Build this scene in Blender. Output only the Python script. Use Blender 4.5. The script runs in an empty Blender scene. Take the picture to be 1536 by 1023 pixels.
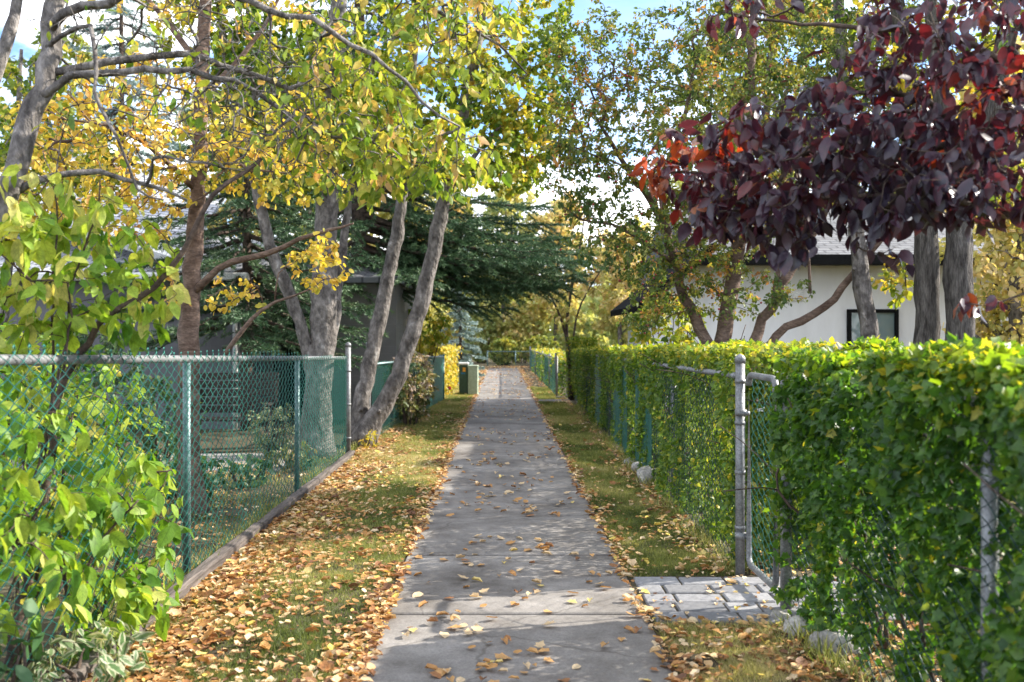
import bpy, math, numpy as np
R = math.radians
RNG = np.random.default_rng(7)
scene = bpy.context.scene
COL = scene.collection
F, CXP, CYP, H = 1500.0, 752.0, 500.0, 1.65
def at(px, py, Y):
    return np.array([(px-CXP)/F*Y, Y, H-(py-CYP)/F*Y])
def nrm(v):
    v = np.asarray(v, float); n = np.linalg.norm(v, axis=-1, keepdims=True); n[n < 1e-9] = 1
    return v/n
def U(a, b, n=None): return RNG.uniform(a, b, n)
def N(s, n=None): return RNG.normal(0, s, n)

# ---------------------------------------------------------------- smooth value noise
_tab = np.random.default_rng(3).random((64, 64))
def vnoise(x, y, s=1.0):
    x = np.asarray(x, float)/s+1000; y = np.asarray(y, float)/s+1000
    i = np.floor(x).astype(int); j = np.floor(y).astype(int); u = x-i; v = y-j
    u = u*u*(3-2*u); v = v*v*(3-2*v)
    a = _tab[i % 64, j % 64]; b = _tab[(i+1) % 64, j % 64]; c = _tab[i % 64, (j+1) % 64]; d = _tab[(i+1) % 64, (j+1) % 64]
    return (a*(1-u)+b*u)*(1-v)+(c*(1-u)+d*u)*v

# ---------------------------------------------------------------- mesh buffer
class MB:
    def __init__(self): self.V = []; self.L = []; self.S = []; self.T = []; self.UV = []; self.n = 0; self.hasuv = False
    def add(self, v, faces, tint=0.5, uv=None):
        """v (k,3); faces: list of (m,c) int arrays; tint scalar or list of per-face arrays matching faces"""
        v = np.asarray(v, float).reshape(-1, 3)
        self.V.append(v)
        for q, f in enumerate(faces):
            f = np.asarray(f, int)
            if f.size == 0: continue
            self.L.append((f+self.n).ravel()); self.S.append(np.full(len(f), f.shape[1]))
            t = tint[q] if isinstance(tint, list) else tint
            self.T.append(np.broadcast_to(np.asarray(t, float), (len(f),)))
        if uv is not None: self.hasuv = True
        self.UV.append(np.zeros((len(v), 2)) if uv is None else uv)
        self.n += len(v)
    def build(self, name, mat, parent=None, smooth=True):
        me = bpy.data.meshes.new(name)
        V = np.concatenate(self.V); Lp = np.concatenate(self.L); S = np.concatenate(self.S); T = np.concatenate(self.T)
        if parent is not None: V = V-np.array(parent.location)
        me.vertices.add(len(V)); me.vertices.foreach_set('co', V.astype(np.float32).ravel())
        me.loops.add(len(Lp)); me.loops.foreach_set('vertex_index', Lp.astype(np.int32))
        me.polygons.add(len(S)); st = np.concatenate([[0], np.cumsum(S)[:-1]])
        me.polygons.foreach_set('loop_start', st.astype(np.int32))
        me.update(calc_edges=True); me.validate()
        if len(me.polygons) == len(T):
            a = me.attributes.new('tint', 'FLOAT', 'FACE'); a.data.foreach_set('value', T.astype(np.float32))
        if self.hasuv:
            a = me.attributes.new('luv', 'FLOAT2', 'POINT'); a.data.foreach_set('vector', np.concatenate(self.UV).astype(np.float32).ravel())
        if not smooth: me.shade_flat()
        me.materials.append(mat)
        o = bpy.data.objects.new(name, me); COL.objects.link(o)
        if parent is not None: o.parent = parent
        return o
    # shapes
    def box(self, c, s, rz=0, bev=0, tint=.5, rot=None):
        c = np.asarray(c, float); hx, hy, hz = np.asarray(s, float)/2
        b = bev
        if b <= 0:
            v = np.array([[x, y, z] for x in (-hx, hx) for y in (-hy, hy) for z in (-hz, hz)])
            f = [[0, 1, 3, 2], [4, 6, 7, 5], [0, 4, 5, 1], [2, 3, 7, 6], [0, 2, 6, 4], [1, 5, 7, 3]]
            F3 = [f]
        else:
            # chamfered box : 24 verts
            v = []; idx = {}
            for sx in (-1, 1):
                for sy in (-1, 1):
                    for sz in (-1, 1):
                        for a in range(3):
                            p = np.array([sx*hx, sy*hy, sz*hz]); s3 = np.array([sx, sy, sz])
                            q = p-s3*b; q[a] = p[a]; idx[(sx, sy, sz, a)] = len(v); v.append(q)
            v = np.array(v); quads = []; tris = []
            for a in range(3):
                o1, o2 = [k for k in range(3) if k != a]
                for s0 in (-1, 1):
                    fc = []
                    for (p, q) in ((-1, -1), (1, -1), (1, 1), (-1, 1)):
                        k = [0, 0, 0]; k[a] = s0; k[o1] = p; k[o2] = q; fc.append(idx[(*k, a)])
                    # outward orientation
                    nn = np.cross(v[fc[1]]-v[fc[0]], v[fc[2]]-v[fc[1]])
                    if nn[a]*s0 < 0: fc = fc[::-1]
                    quads.append(fc)
                for p in (-1, 1):
                    for q in (-1, 1):
                        k0 = [0, 0, 0]; k0[o1] = p; k0[o2] = q; k1 = list(k0); k0[a] = -1; k1[a] = 1
                        fc = [idx[(*k0, o1)], idx[(*k1, o1)], idx[(*k1, o2)], idx[(*k0, o2)]]
                        m = v[fc].mean(0); nn = np.cross(v[fc[1]]-v[fc[0]], v[fc[2]]-v[fc[1]])
                        if nn.dot([m[0]*(o1 == 0 or o2 == 0), m[1]*(o1 == 1 or o2 == 1), m[2]*(o1 == 2 or o2 == 2)]) < 0: fc = fc[::-1]
                        quads.append(fc)
            for sx in (-1, 1):
                for sy in (-1, 1):
                    for sz in (-1, 1):
                        fc = [idx[(sx, sy, sz, a)] for a in range(3)]
                        if sx*sy*sz < 0: fc = fc[::-1]
                        tris.append(fc)
            F3 = [quads, tris]
        if rot is not None: v = v@np.asarray(rot).T
        if rz:
            cc, ss = math.cos(rz), math.sin(rz); v = v@np.array([[cc, ss, 0], [-ss, cc, 0], [0, 0, 1]])
        self.add(v+c, F3, tint)
    def tube(self, pts, rad, sides=6, tint=.5, cap=True, rough=0.0):
        P = np.asarray(pts, float); k = len(P); rad = np.broadcast_to(np.asarray(rad, float), (k,))
        T = np.gradient(P, axis=0); T = nrm(T)
        up = np.array([0, 0, 1.]) if abs(T[:, 2]).mean() < .8 else np.array([1., 0, 0])
        A = nrm(np.cross(T, up)); B = np.cross(T, A)
        th = np.arange(sides)*2*math.pi/sides
        ring = A[:, None, :]*np.cos(th)[None, :, None]+B[:, None, :]*np.sin(th)[None, :, None]
        rr = rad[:, None]*np.ones((1, sides))
        if rough > 0: rr = rr*(1+N(rough, (k, sides)))
        V = (P[:, None, :]+ring*rr[:, :, None]).reshape(-1, 3)
        i = np.arange(k-1)[:, None]*sides; j = np.arange(sides)[None, :]; j2 = (j+1) % sides
        q = np.stack([i+j, i+j2, i+sides+j2, i+sides+j], -1).reshape(-1, 4)
        fs = [q[:, ::-1]]
        if cap: 
            fs.append(np.array([np.arange(sides)])); fs.append(np.array([(k-1)*sides+np.arange(sides)[::-1]]))
        self.add(V, fs, tint)
    def grid(self, X, Y, Z, tint=.5):
        n, m = X.shape
        i = np.arange(n-1)[:, None]*m; j = np.arange(m-1)[None, :]
        q = np.stack([i+j, i+m+j, i+m+j+1, i+j+1], -1).reshape(-1, 4)
        self.add(np.stack([X, Y, Z], -1).reshape(-1, 3), [q], tint)
    def leaves(self, kind, pos, d, nrmv, ln, wd, tint, curl=0.0):
        tv, tf, tuv = LEAF[kind]
        pos = np.asarray(pos, float); n = len(pos)
        if n == 0: return
        x = nrm(d); y = nrm(np.cross(nrmv, x)); z = np.cross(x, y)
        ln = np.broadcast_to(ln, (n,)); wd = np.broadcast_to(wd, (n,)); curl = np.broadcast_to(curl, (n,))
        lx = tv[None, :, 0]*ln[:, None]; ly = tv[None, :, 1]*wd[:, None]
        lz = tv[None, :, 2]*wd[:, None]-curl[:, None]*ln[:, None]*tv[None, :, 0]**2
        V = pos[:, None, :]+x[:, None, :]*lx[..., None]+y[:, None, :]*ly[..., None]+z[:, None, :]*lz[..., None]
        m = len(tv); off = np.arange(n)[:, None, None]*m
        fs = []; ts = []
        for f in tf:
            f = np.asarray(f); fs.append((f[None]+off).reshape(-1, f.shape[1])); ts.append(np.repeat(np.broadcast_to(tint, (n,)), len(f)))
        self.add(V.reshape(-1, 3), fs, ts, np.tile(tuv, (n, 1)))

def _leaf(ts, ws, fold=.25, wave=0.0):
    k = len(ts); v = []; uv = []
    for i, (t, w) in enumerate(zip(ts, ws)):
        v.append([t, 0, 0]); uv.append([t, 0])
    L = {}; 
    for i in range(1, k-1):
        for s in (-1, 1):
            L[(i, s)] = len(v); v.append([ts[i], s*ws[i], fold*ws[i]+wave*((i % 2)-.5)]); uv.append([ts[i], s])
    tri = []; quad = []
    for s in (-1, 1):
        a = [0, 1, L[(1, s)]]; tri.append(a if s > 0 else a[::-1])
        a = [k-2, k-1, L[(k-2, s)]]; tri.append(a if s > 0 else a[::-1])
        for i in range(1, k-2):
            a = [i, i+1, L[(i+1, s)], L[(i, s)]]; quad.append(a if s > 0 else a[::-1])
    return np.array(v, float), ([tri, quad] if quad else [tri]), np.array(uv, float)
def _lobed():
    # palmate three lobed leaf: rim round a centre, lifted at the tips
    rim = [(0, 0), (.05, .28), (.02, .5), (.30, .40), (.48, .62), (.62, .34), (1, 0)]
    rim = rim+[(a, -b) for a, b in rim[-2:0:-1]]
    v = [(.38, 0, -.05)]+[(a, b, .16*abs(b)) for a, b in rim]; k = len(rim)
    f = [[0, 1+i, 1+(i+1) % k] for i in range(k)]
    f = [a[::-1] for a in f]
    return np.array(v, float), [f], np.array([(a, b*2) for a, b, c in v])
LEAF = {'big': _leaf([0, .1, .3, .52, .76, 1], [0, .26, .47, .49, .30, 0], .22, .05),
        'mid': _leaf([0, .25, .6, 1], [0, .42, .44, 0], .3),
        'round': _leaf([0, .2, .55, .85, 1], [0, .4, .52, .32, 0], .2, .06),
        'small': _leaf([0, .45, 1], [0, .5, 0], .35),
        'dry': _leaf([0, .15, .4, .7, 1], [0, .36, .5, .36, 0], .75, .18),
        'lobed': _lobed(),
        'needle': (np.array([[0, -.5, 0], [0, .5, 0], [1, 0, 0]], float), [[[0, 1, 2]]], np.zeros((3, 2)))}

# ---------------------------------------------------------------- materials
def newmat(name):
    m = bpy.data.materials.new(name); m.use_nodes = True; nt = m.node_tree; nt.nodes.clear()
    out = nt.nodes.new('ShaderNodeOutputMaterial'); return m, nt, out
def nd(nt, t, **kw):
    n = nt.nodes.new(t)
    for k, v in kw.items():
        if k in n.inputs: n.inputs[k].default_value = v
        else: setattr(n, k, v)
    return n
def ramp(nt, cols, fac, interp='LINEAR'):
    r = nt.nodes.new('ShaderNodeValToRGB'); e = r.color_ramp.elements; r.color_ramp.interpolation = interp
    while len(e) < len(cols): e.new(.5)
    for i, (p, c) in enumerate(cols): e[i].position = p; e[i].color = (*c, 1)
    nt.links.new(fac, r.inputs[0]); return r.outputs[0]
def leafmat(name, cols, trans=.4, rough=.5, tcol=(1.3, 1.15, .6), spec=.4, veins=0.0, rimcol=None, tb=1.0):
    m, nt, out = newmat(name); L = nt.links.new
    a = nd(nt, 'ShaderNodeAttribute', attribute_name='tint')
    col = ramp(nt, cols, a.outputs['Fac'])
    if veins > 0 or rimcol:
        uv = nd(nt, 'ShaderNodeAttribute', attribute_name='luv'); sp = nd(nt, 'ShaderNodeSeparateXYZ'); L(uv.outputs['Vector'], sp.inputs[0])
        ab = nd(nt, 'ShaderNodeMath', operation='ABSOLUTE'); L(sp.outputs[1], ab.inputs[0])
        if veins > 0:
            mu = nd(nt, 'ShaderNodeMath', operation='MULTIPLY_ADD'); L(ab.outputs[0], mu.inputs[0]); mu.inputs[1].default_value = -.28; L(sp.outputs[0], mu.inputs[2])
            fr = nd(nt, 'ShaderNodeMath', operation='MULTIPLY'); L(mu.outputs[0], fr.inputs[0]); fr.inputs[1].default_value = 7
            pp = nd(nt, 'ShaderNodeMath', operation='PINGPONG'); L(fr.outputs[0], pp.inputs[0]); pp.inputs[1].default_value = .5
            mr = nd(nt, 'ShaderNodeMapRange'); L(pp.outputs[0], mr.inputs[0]); mr.inputs[1].default_value = 0; mr.inputs[2].default_value = .12; mr.inputs[3].default_value = 1; mr.inputs[4].default_value = 0
            mr2 = nd(nt, 'ShaderNodeMapRange'); L(ab.outputs[0], mr2.inputs[0]); mr2.inputs[1].default_value = 0; mr2.inputs[2].default_value = .1; mr2.inputs[3].default_value = 1; mr2.inputs[4].default_value = 0
            mx = nd(nt, 'ShaderNodeMath', operation='MAXIMUM'); L(mr.outputs[0], mx.inputs[0]); L(mr2.outputs[0], mx.inputs[1])
            ml = nd(nt, 'ShaderNodeMath', operation='MULTIPLY'); L(mx.outputs[0], ml.inputs[0]); ml.inputs[1].default_value = veins
            mc = nd(nt, 'ShaderNodeMix', data_type='RGBA', blend_type='MULTIPLY'); L(ml.outputs[0], mc.inputs[0]); L(col, mc.inputs[6]); mc.inputs[7].default_value = (.45, .55, .4, 1); col = mc.outputs[2]
        if rimcol:
            tc = nd(nt, 'ShaderNodeTexCoord'); nz = nd(nt, 'ShaderNodeTexNoise', Scale=60.0); L(tc.outputs['Object'], nz.inputs['Vector'])
            ad = nd(nt, 'ShaderNodeMath', operation='MULTIPLY_ADD'); L(nz.outputs[0], ad.inputs[0]); ad.inputs[1].default_value = .5; L(ab.outputs[0], ad.inputs[2])
            mr = nd(nt, 'ShaderNodeMapRange'); L(ad.outputs[0], mr.inputs[0]); mr.inputs[1].default_value = .72; mr.inputs[2].default_value = .85
            mc = nd(nt, 'ShaderNodeMix', data_type='RGBA'); L(mr.outputs[0], mc.inputs[0]); L(col, mc.inputs[6]); mc.inputs[7].default_value = (*rimcol, 1); col = mc.outputs[2]
    if veins > 0:
        tc2 = nd(nt, 'ShaderNodeTexCoord'); nb = nd(nt, 'ShaderNodeTexNoise', Scale=38.0, Detail=4.0, Roughness=.7); L(tc2.outputs['Object'], nb.inputs['Vector'])
        mr = nd(nt, 'ShaderNodeMapRange'); L(nb.outputs[0], mr.inputs[0]); mr.inputs[1].default_value = .32; mr.inputs[2].default_value = .68; mr.inputs[3].default_value = .72; mr.inputs[4].default_value = 1.22
        mc = nd(nt, 'ShaderNodeMix', data_type='RGBA', blend_type='MULTIPLY'); mc.inputs[0].default_value = 1; L(col, mc.inputs[6]); L(mr.outputs[0], mc.inputs[7]); col = mc.outputs[2]
        ns = nd(nt, 'ShaderNodeTexNoise', Scale=110.0, Detail=2.0); L(tc2.outputs['Object'], ns.inputs['Vector'])
        ms = nd(nt, 'ShaderNodeMapRange'); L(ns.outputs[0], ms.inputs[0]); ms.inputs[1].default_value = .66; ms.inputs[2].default_value = .72; ms.inputs[3].default_value = 0; ms.inputs[4].default_value = .6
        mc = nd(nt, 'ShaderNodeMix', data_type='RGBA', blend_type='MULTIPLY'); L(ms.outputs[0], mc.inputs[0]); L(col, mc.inputs[6]); mc.inputs[7].default_value = (.45, .28, .18, 1); col = mc.outputs[2]
    p = nd(nt, 'ShaderNodeBsdfPrincipled'); p.inputs['Roughness'].default_value = rough; p.inputs['Specular IOR Level'].default_value = spec
    L(col, p.inputs['Base Color'])
    t = nd(nt, 'ShaderNodeBsdfTranslucent')
    mm = nd(nt, 'ShaderNodeMix', data_type='RGBA', blend_type='MULTIPLY'); mm.inputs[0].default_value = 1; L(col, mm.inputs[6]); mm.inputs[7].default_value = (tcol[0]*tb, tcol[1]*tb, tcol[2]*tb, 1)
    L(mm.outputs[2], t.inputs['Color'])
    mix = nd(nt, 'ShaderNodeMixShader'); mix.inputs[0].default_value = trans; L(p.outputs[0], mix.inputs[1]); L(t.outputs[0], mix.inputs[2]); L(mix.outputs[0], out.inputs[0])
    return m
def surf(name, c1, c2, scale=5., rough=.8, bump=.3, stretch=(1, 1, 1), detail=6., c3=None, fine=None, metal=0., spec=.3, dist=.01, contrast=(.35, .65)):
    m, nt, out = newmat(name); L = nt.links.new
    tc = nd(nt, 'ShaderNodeTexCoord'); mp = nd(nt, 'ShaderNodeMapping'); mp.inputs['Scale'].default_value = stretch; L(tc.outputs['Object'], mp.inputs[0])
    nz = nd(nt, 'ShaderNodeTexNoise', Scale=scale, Detail=detail, Roughness=.65); L(mp.outputs[0], nz.inputs['Vector'])
    cols = [(contrast[0], c1), (contrast[1], c2)]
    if c3: cols.append((min(1, contrast[1]+.12), c3))
    col = ramp(nt, cols, nz.outputs[0]); hgt = nz.outputs[0]
    if fine:
        n2 = nd(nt, 'ShaderNodeTexNoise', Scale=fine, Detail=3.0); L(mp.outputs[0], n2.inputs['Vector'])
        mr = nd(nt, 'ShaderNodeMapRange'); L(n2.outputs[0], mr.inputs[0]); mr.inputs[1].default_value = .3; mr.inputs[2].default_value = .7; mr.inputs[3].default_value = .65; mr.inputs[4].default_value = 1.25
        mc = nd(nt, 'ShaderNodeMix', data_type='RGBA', blend_type='MULTIPLY'); mc.inputs[0].default_value = 1; L(col, mc.inputs[6])
        L(mr.outputs[0], mc.inputs[7]); col = mc.outputs[2]; hgt = n2.outputs[0]
    p = nd(nt, 'ShaderNodeBsdfPrincipled'); p.inputs['Roughness'].default_value = rough; p.inputs['Metallic'].default_value = metal; p.inputs['Specular IOR Level'].default_value = spec
    L(col, p.inputs['Base Color'])
    if bump > 0:
        b = nd(nt, 'ShaderNodeBump'); b.inputs['Strength'].default_value = bump; b.inputs['Distance'].default_value = dist; L(hgt, b.inputs['Height']); L(b.outputs[0], p.inputs['Normal'])
    L(p.outputs[0], out.inputs[0]); return m
def tinted(name, cols, rough=.8, fine=40., spec=.3, bump=.3):
    m, nt, out = newmat(name); L = nt.links.new
    a = nd(nt, 'ShaderNodeAttribute', attribute_name='tint'); col = ramp(nt, cols, a.outputs['Fac'])
    tc = nd(nt, 'ShaderNodeTexCoord'); n2 = nd(nt, 'ShaderNodeTexNoise', Scale=fine, Detail=5.0, Roughness=.7); L(tc.outputs['Object'], n2.inputs['Vector'])
    mr = nd(nt, 'ShaderNodeMapRange'); L(n2.outputs[0], mr.inputs[0]); mr.inputs[1].default_value = .3; mr.inputs[2].default_value = .7; mr.inputs[3].default_value = .7; mr.inputs[4].default_value = 1.2
    mc = nd(nt, 'ShaderNodeMix', data_type='RGBA', blend_type='MULTIPLY'); mc.inputs[0].default_value = 1; L(col, mc.inputs[6]); L(mr.outputs[0], mc.inputs[7])
    p = nd(nt, 'ShaderNodeBsdfPrincipled'); p.inputs['Roughness'].default_value = rough; p.inputs['Specular IOR Level'].default_value = spec; L(mc.outputs[2], p.inputs['Base Color'])
    b = nd(nt, 'ShaderNodeBump'); b.inputs['Strength'].default_value = bump; b.inputs['Distance'].default_value = .005; L(n2.outputs[0], b.inputs['Height']); L(b.outputs[0], p.inputs['Normal'])
    L(p.outputs[0], out.inputs[0]); return m

M = {}
M['ground'] = surf('soil', (.045, .035, .022), (.10, .085, .045), 1.6, .95, .6, fine=55., c3=(.075, .09, .03))
M['gravel'] = surf('gravel_fines', (.16, .16, .16), (.30, .29, .28), 3., .9, .6, fine=60.)
def concrete():
    m, nt, out = newmat('concrete'); L = nt.links.new
    tc = nd(nt, 'ShaderNodeTexCoord'); nz = nd(nt, 'ShaderNodeTexNoise', Scale=1.3, Detail=10.0, Roughness=.74); L(tc.outputs['Object'], nz.inputs['Vector'])
    col = ramp(nt, [(.30, (.085, .074, .064)), (.43, (.155, .141, .128)), (.56, (.225, .209, .193)), (.72, (.33, .308, .285))], nz.outputs[0])
    n2 = nd(nt, 'ShaderNodeTexNoise', Scale=75., Detail=7., Roughness=.85); L(tc.outputs['Object'], n2.inputs['Vector'])
    mr = nd(nt, 'ShaderNodeMapRange'); L(n2.outputs[0], mr.inputs[0]); mr.inputs[1].default_value = .3; mr.inputs[2].default_value = .7; mr.inputs[3].default_value = .6; mr.inputs[4].default_value = 1.3
    mc = nd(nt, 'ShaderNodeMix', data_type='RGBA', blend_type='MULTIPLY'); mc.inputs[0].default_value = 1; L(col, mc.inputs[6]); L(mr.outputs[0], mc.inputs[7])
    # small dark stains
    n3 = nd(nt, 'ShaderNodeTexNoise', Scale=7., Detail=2.); L(tc.outputs['Object'], n3.inputs['Vector'])
    m3 = nd(nt, 'ShaderNodeMapRange'); L(n3.outputs[0], m3.inputs[0]); m3.inputs[1].default_value = .66; m3.inputs[2].default_value = .74; m3.inputs[3].default_value = 0; m3.inputs[4].default_value = .35
    # hairline cracks: distance to voronoi cell edges, broken up
    vz = nd(nt, 'ShaderNodeTexVoronoi', feature='DISTANCE_TO_EDGE', Scale=.55); 
    wp = nd(nt, 'ShaderNodeMix', data_type='RGBA', blend_type='ADD'); wp.inputs[0].default_value = .16; L(tc.outputs['Object'], wp.inputs[6]); L(n3.outputs['Color'], wp.inputs[7]); L(wp.outputs[2], vz.inputs['Vector'])
    cr = nd(nt, 'ShaderNodeMapRange'); L(vz.outputs['Distance'], cr.inputs[0]); cr.inputs[1].default_value = .002; cr.inputs[2].default_value = .007; cr.inputs[3].default_value = .55; cr.inputs[4].default_value = 0
    mx = nd(nt, 'ShaderNodeMath', operation='MAXIMUM'); L(m3.outputs[0], mx.inputs[0]); L(cr.outputs[0], mx.inputs[1])
    ms = nd(nt, 'ShaderNodeMix', data_type='RGBA'); L(mx.outputs[0], ms.inputs[0]); L(mc.outputs[2], ms.inputs[6]); ms.inputs[7].default_value = (.08, .07, .06, 1)
    p = nd(nt, 'ShaderNodeBsdfPrincipled'); p.inputs['Roughness'].default_value = .85; p.inputs['Specular IOR Level'].default_value = .25; L(ms.outputs[2], p.inputs['Base Color'])
    b = nd(nt, 'ShaderNodeBump'); b.inputs['Strength'].default_value = .5; b.inputs['Distance'].default_value = .004; L(n2.outputs[0], b.inputs['Height']); L(b.outputs[0], p.inputs['Normal'])
    L(p.outputs[0], out.inputs[0]); return m
M['concrete'] = concrete()
M['paver'] = tinted('paver', [(0, (.14, .142, .15)), (1, (.27, .27, .28))], .9, 45.)
M['stone'] = surf('field_stone', (.22, .21, .19), (.45, .43, .40), 9., .85, .6, fine=60.)
M['timber'] = surf('weathered_timber', (.055, .045, .04), (.16, .135, .12), 6., .9, .8, (3, .25, 3), fine=30.)
M['galv'] = surf('galvanised_steel', (.15, .155, .16), (.27, .275, .28), 9., .55, .2, metal=.5, fine=90., spec=.5)
M['green_wire'] = surf('green_vinyl', (.008, .09, .07), (.02, .17, .135), 30., .35, .0, spec=.5)
M['green_rail'] = surf('green_pipe', (.06, .12, .12), (.17, .24, .24), 25., .4, .1, metal=.35, fine=120.)
M['dark_wire'] = surf('dark_green_wire', (.008, .035, .03), (.02, .07, .06), 30., .45, .0, spec=.4)
M['slat_green'] = surf('green_slat', (.008, .075, .065), (.02, .14, .12), 6., .45, .1, spec=.5)
M['bark_grey'] = surf('grey_bark', (.06, .052, .048), (.22, .20, .185), 9., .85, 1., (1, 1, .5), detail=10., fine=34., c3=(.40, .38, .36), dist=.03, contrast=(.40, .60))
M['bark_smooth'] = surf('blotched_grey_bark', (.06, .052, .047), (.20, .18, .165), 8., .8, .9, (1, 1, .6), detail=10., fine=26., c3=(.38, .36, .34), dist=.03, contrast=(.38, .60))
M['bark_brown'] = surf('brown_bark', (.07, .042, .03), (.20, .14, .11), 8., .85, .7, (.7, .7, 1.4), fine=40., dist=.015)
M['bark_rough'] = surf('furrowed_bark', (.035, .03, .027), (.16, .145, .13), 16., .95, 1., (1.6, 1.6, .28), fine=60., c3=(.25, .235, .22), dist=.04)
M['bark_dark'] = surf('dark_bark', (.035, .025, .02), (.12, .085, .065), 12., .9, .6, fine=60.)
# foliage ramps : tint 0..1
M['dogwood'] = leafmat('dogwood_leaf', [(0, (.07, .19, .02)), (.4, (.20, .36, .035)), (.75, (.40, .49, .07)), (1, (.58, .55, .18))], .5, .5, veins=.55, tb=1.05)
M['varieg'] = leafmat('variegated_leaf', [(0, (.07, .15, .045)), (1, (.16, .23, .10))], .3, .5, veins=.3, rimcol=(.40, .42, .28))
M['arch'] = leafmat('arching_leaf', [(0, (.10, .20, .022)), (.5, (.28, .37, .045)), (.8, (.54, .46, .10)), (1, (.60, .40, .18))], .5, .5, veins=.4, tb=1.05)
M['gold'] = leafmat('golden_leaf', [(0, (.20, .26, .03)), (.35, (.46, .41, .055)), (.8, (.64, .48, .09)), (1, (.58, .36, .12))], .45, .5, tb=1.05)
M['maple'] = leafmat('maple_leaf', [(0, (.08, .17, .02)), (.5, (.22, .30, .033)), (.8, (.46, .42, .06)), (1, (.60, .48, .08))], .5, .5, tb=1.05)
M['purple'] = leafmat('purple_leaf', [(0, (.028, .021, .040)), (.6, (.055, .024, .042)), (.80, (.09, .014, .024)), (.94, (.16, .028, .020)), (1, (.30, .10, .03))], .40, .32, (2.1, .75, .5), spec=.75, veins=.35)
M['hedge'] = leafmat('hedge_leaf', [(0, (.025, .075, .02)), (.5, (.065, .15, .028)), (.8, (.17, .26, .03)), (.95, (.24, .30, .03)), (1, (.36, .33, .04))], .46, .42, (2.1, 2.0, .55), spec=.45, veins=.25)
M['hedge_small'] = leafmat('small_hedge_leaf', [(0, (.035, .095, .02)), (.5, (.11, .19, .03)), (.85, (.28, .32, .045)), (1, (.48, .40, .06))], .45, .45, (1.7, 1.6, .6))
M['crab'] = leafmat('crabapple_leaf', [(0, (.06, .12, .035)), (.55, (.16, .22, .05)), (.85, (.36, .34, .07)), (1, (.50, .26, .08))], .48, .5)
M['berry'] = leafmat('red_berry', [(0, (.20, .02, .02)), (1, (.30, .05, .03))], .05, .3)
M['needle_blue'] = leafmat('blue_spruce_needle', [(0, (.10, .15, .13)), (.5, (.26, .35, .32)), (1, (.46, .56, .52))], .12, .5, (1, 1, 1))
M['needle'] = leafmat('spruce_needle', [(0, (.022, .052, .022)), (.5, (.058, .125, .055)), (1, (.15, .23, .10))], .12, .5, (1, 1, 1))
M['bgtree'] = leafmat('distant_green_leaf', [(0, (.08, .14, .03)), (.5, (.21, .27, .06)), (1, (.46, .42, .09))], .45, .6)
M['bgyellow'] = leafmat('distant_yellow_leaf', [(0, (.26, .32, .09)), (.5, (.52, .50, .19)), (1, (.68, .54, .30))], .45, .6)
M['bgpale'] = leafmat('pale_green_leaf', [(0, (.18, .26, .10)), (.5, (.40, .46, .18)), (1, (.62, .58, .26))], .45, .6)
M['viburnum'] = leafmat('viburnum_leaf', [(0, (.05, .09, .035)), (.5, (.14, .17, .06)), (.8, (.28, .22, .12)), (1, (.42, .34, .30))], .35, .6)
M['vine'] = leafmat('yellow_vine_leaf', [(0, (.22, .26, .03)), (.6, (.52, .44, .05)), (1, (.62, .42, .08))], .45, .5)
M['yardplant'] = leafmat('yard_plant_leaf', [(0, (.025, .07, .03)), (.6, (.06, .14, .05)), (1, (.17, .24, .10))], .3, .5)
M['grass'] = leafmat('grass_blade', [(0, (.085, .12, .03)), (.35, (.20, .23, .055)), (.7, (.38, .36, .12)), (1, (.54, .46, .24))], .35, .6, (1.2, 1.2, .7))
LIT = [(0, (.17, .08, .04)), (.22, (.38, .17, .06)), (.42, (.56, .30, .10)), (.6, (.64, .43, .22)), (.85, (.74, .60, .40)), (1, (.74, .56, .12))]
M['litter'] = leafmat('fallen_leaf', LIT, .22, .6, (1.1, 1, .8), veins=.3)

# ---------------------------------------------------------------- scene helpers
def tag(o, label=None, cat=None, group=None, kind=None):
    if label: o['label'] = label
    if cat: o['category'] = cat
    if group: o['group'] = group
    if kind: o['kind'] = kind
    return o
def thing(name, label, cat, loc=(0, 0, 0), group=None):
    o = bpy.data.objects.new(name, None); o.location = [float(v) for v in loc]; o.empty_display_size = .2; COL.objects.link(o)
    return tag(o, label, cat, group)

def resample(pts, step):
    P = np.asarray(pts, float)
    # Catmull-Rom smoothing
    if len(P) > 2:
        Q = np.vstack([2*P[0]-P[1], P, 2*P[-1]-P[-2]]); out = []
        for i in range(1, len(Q)-2):
            L = np.linalg.norm(Q[i+1]-Q[i]); k = max(2, int(L/step)); t = np.linspace(0, 1, k, endpoint=False)[:, None]
            out.append(.5*((2*Q[i])+(-Q[i-1]+Q[i+1])*t+(2*Q[i-1]-5*Q[i]+4*Q[i+1]-Q[i+2])*t**2+(-Q[i-1]+3*Q[i]-3*Q[i+1]+Q[i+2])*t**3))
        return np.vstack(out+[P[-1:]])
    k = max(2, int(np.linalg.norm(P[1]-P[0])/step)); t = np.linspace(0, 1, k+1)[:, None]
    return P[0]*(1-t)+P[1]*t

def ellip(c, r, n, hollow=.35):
    d = nrm(RNG.normal(size=(n, 3))); rr = (hollow**3+(1-hollow**3)*RNG.random(n))**(1/3)
    return np.asarray(c)+d*rr[:, None]*np.asarray(r)

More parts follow.
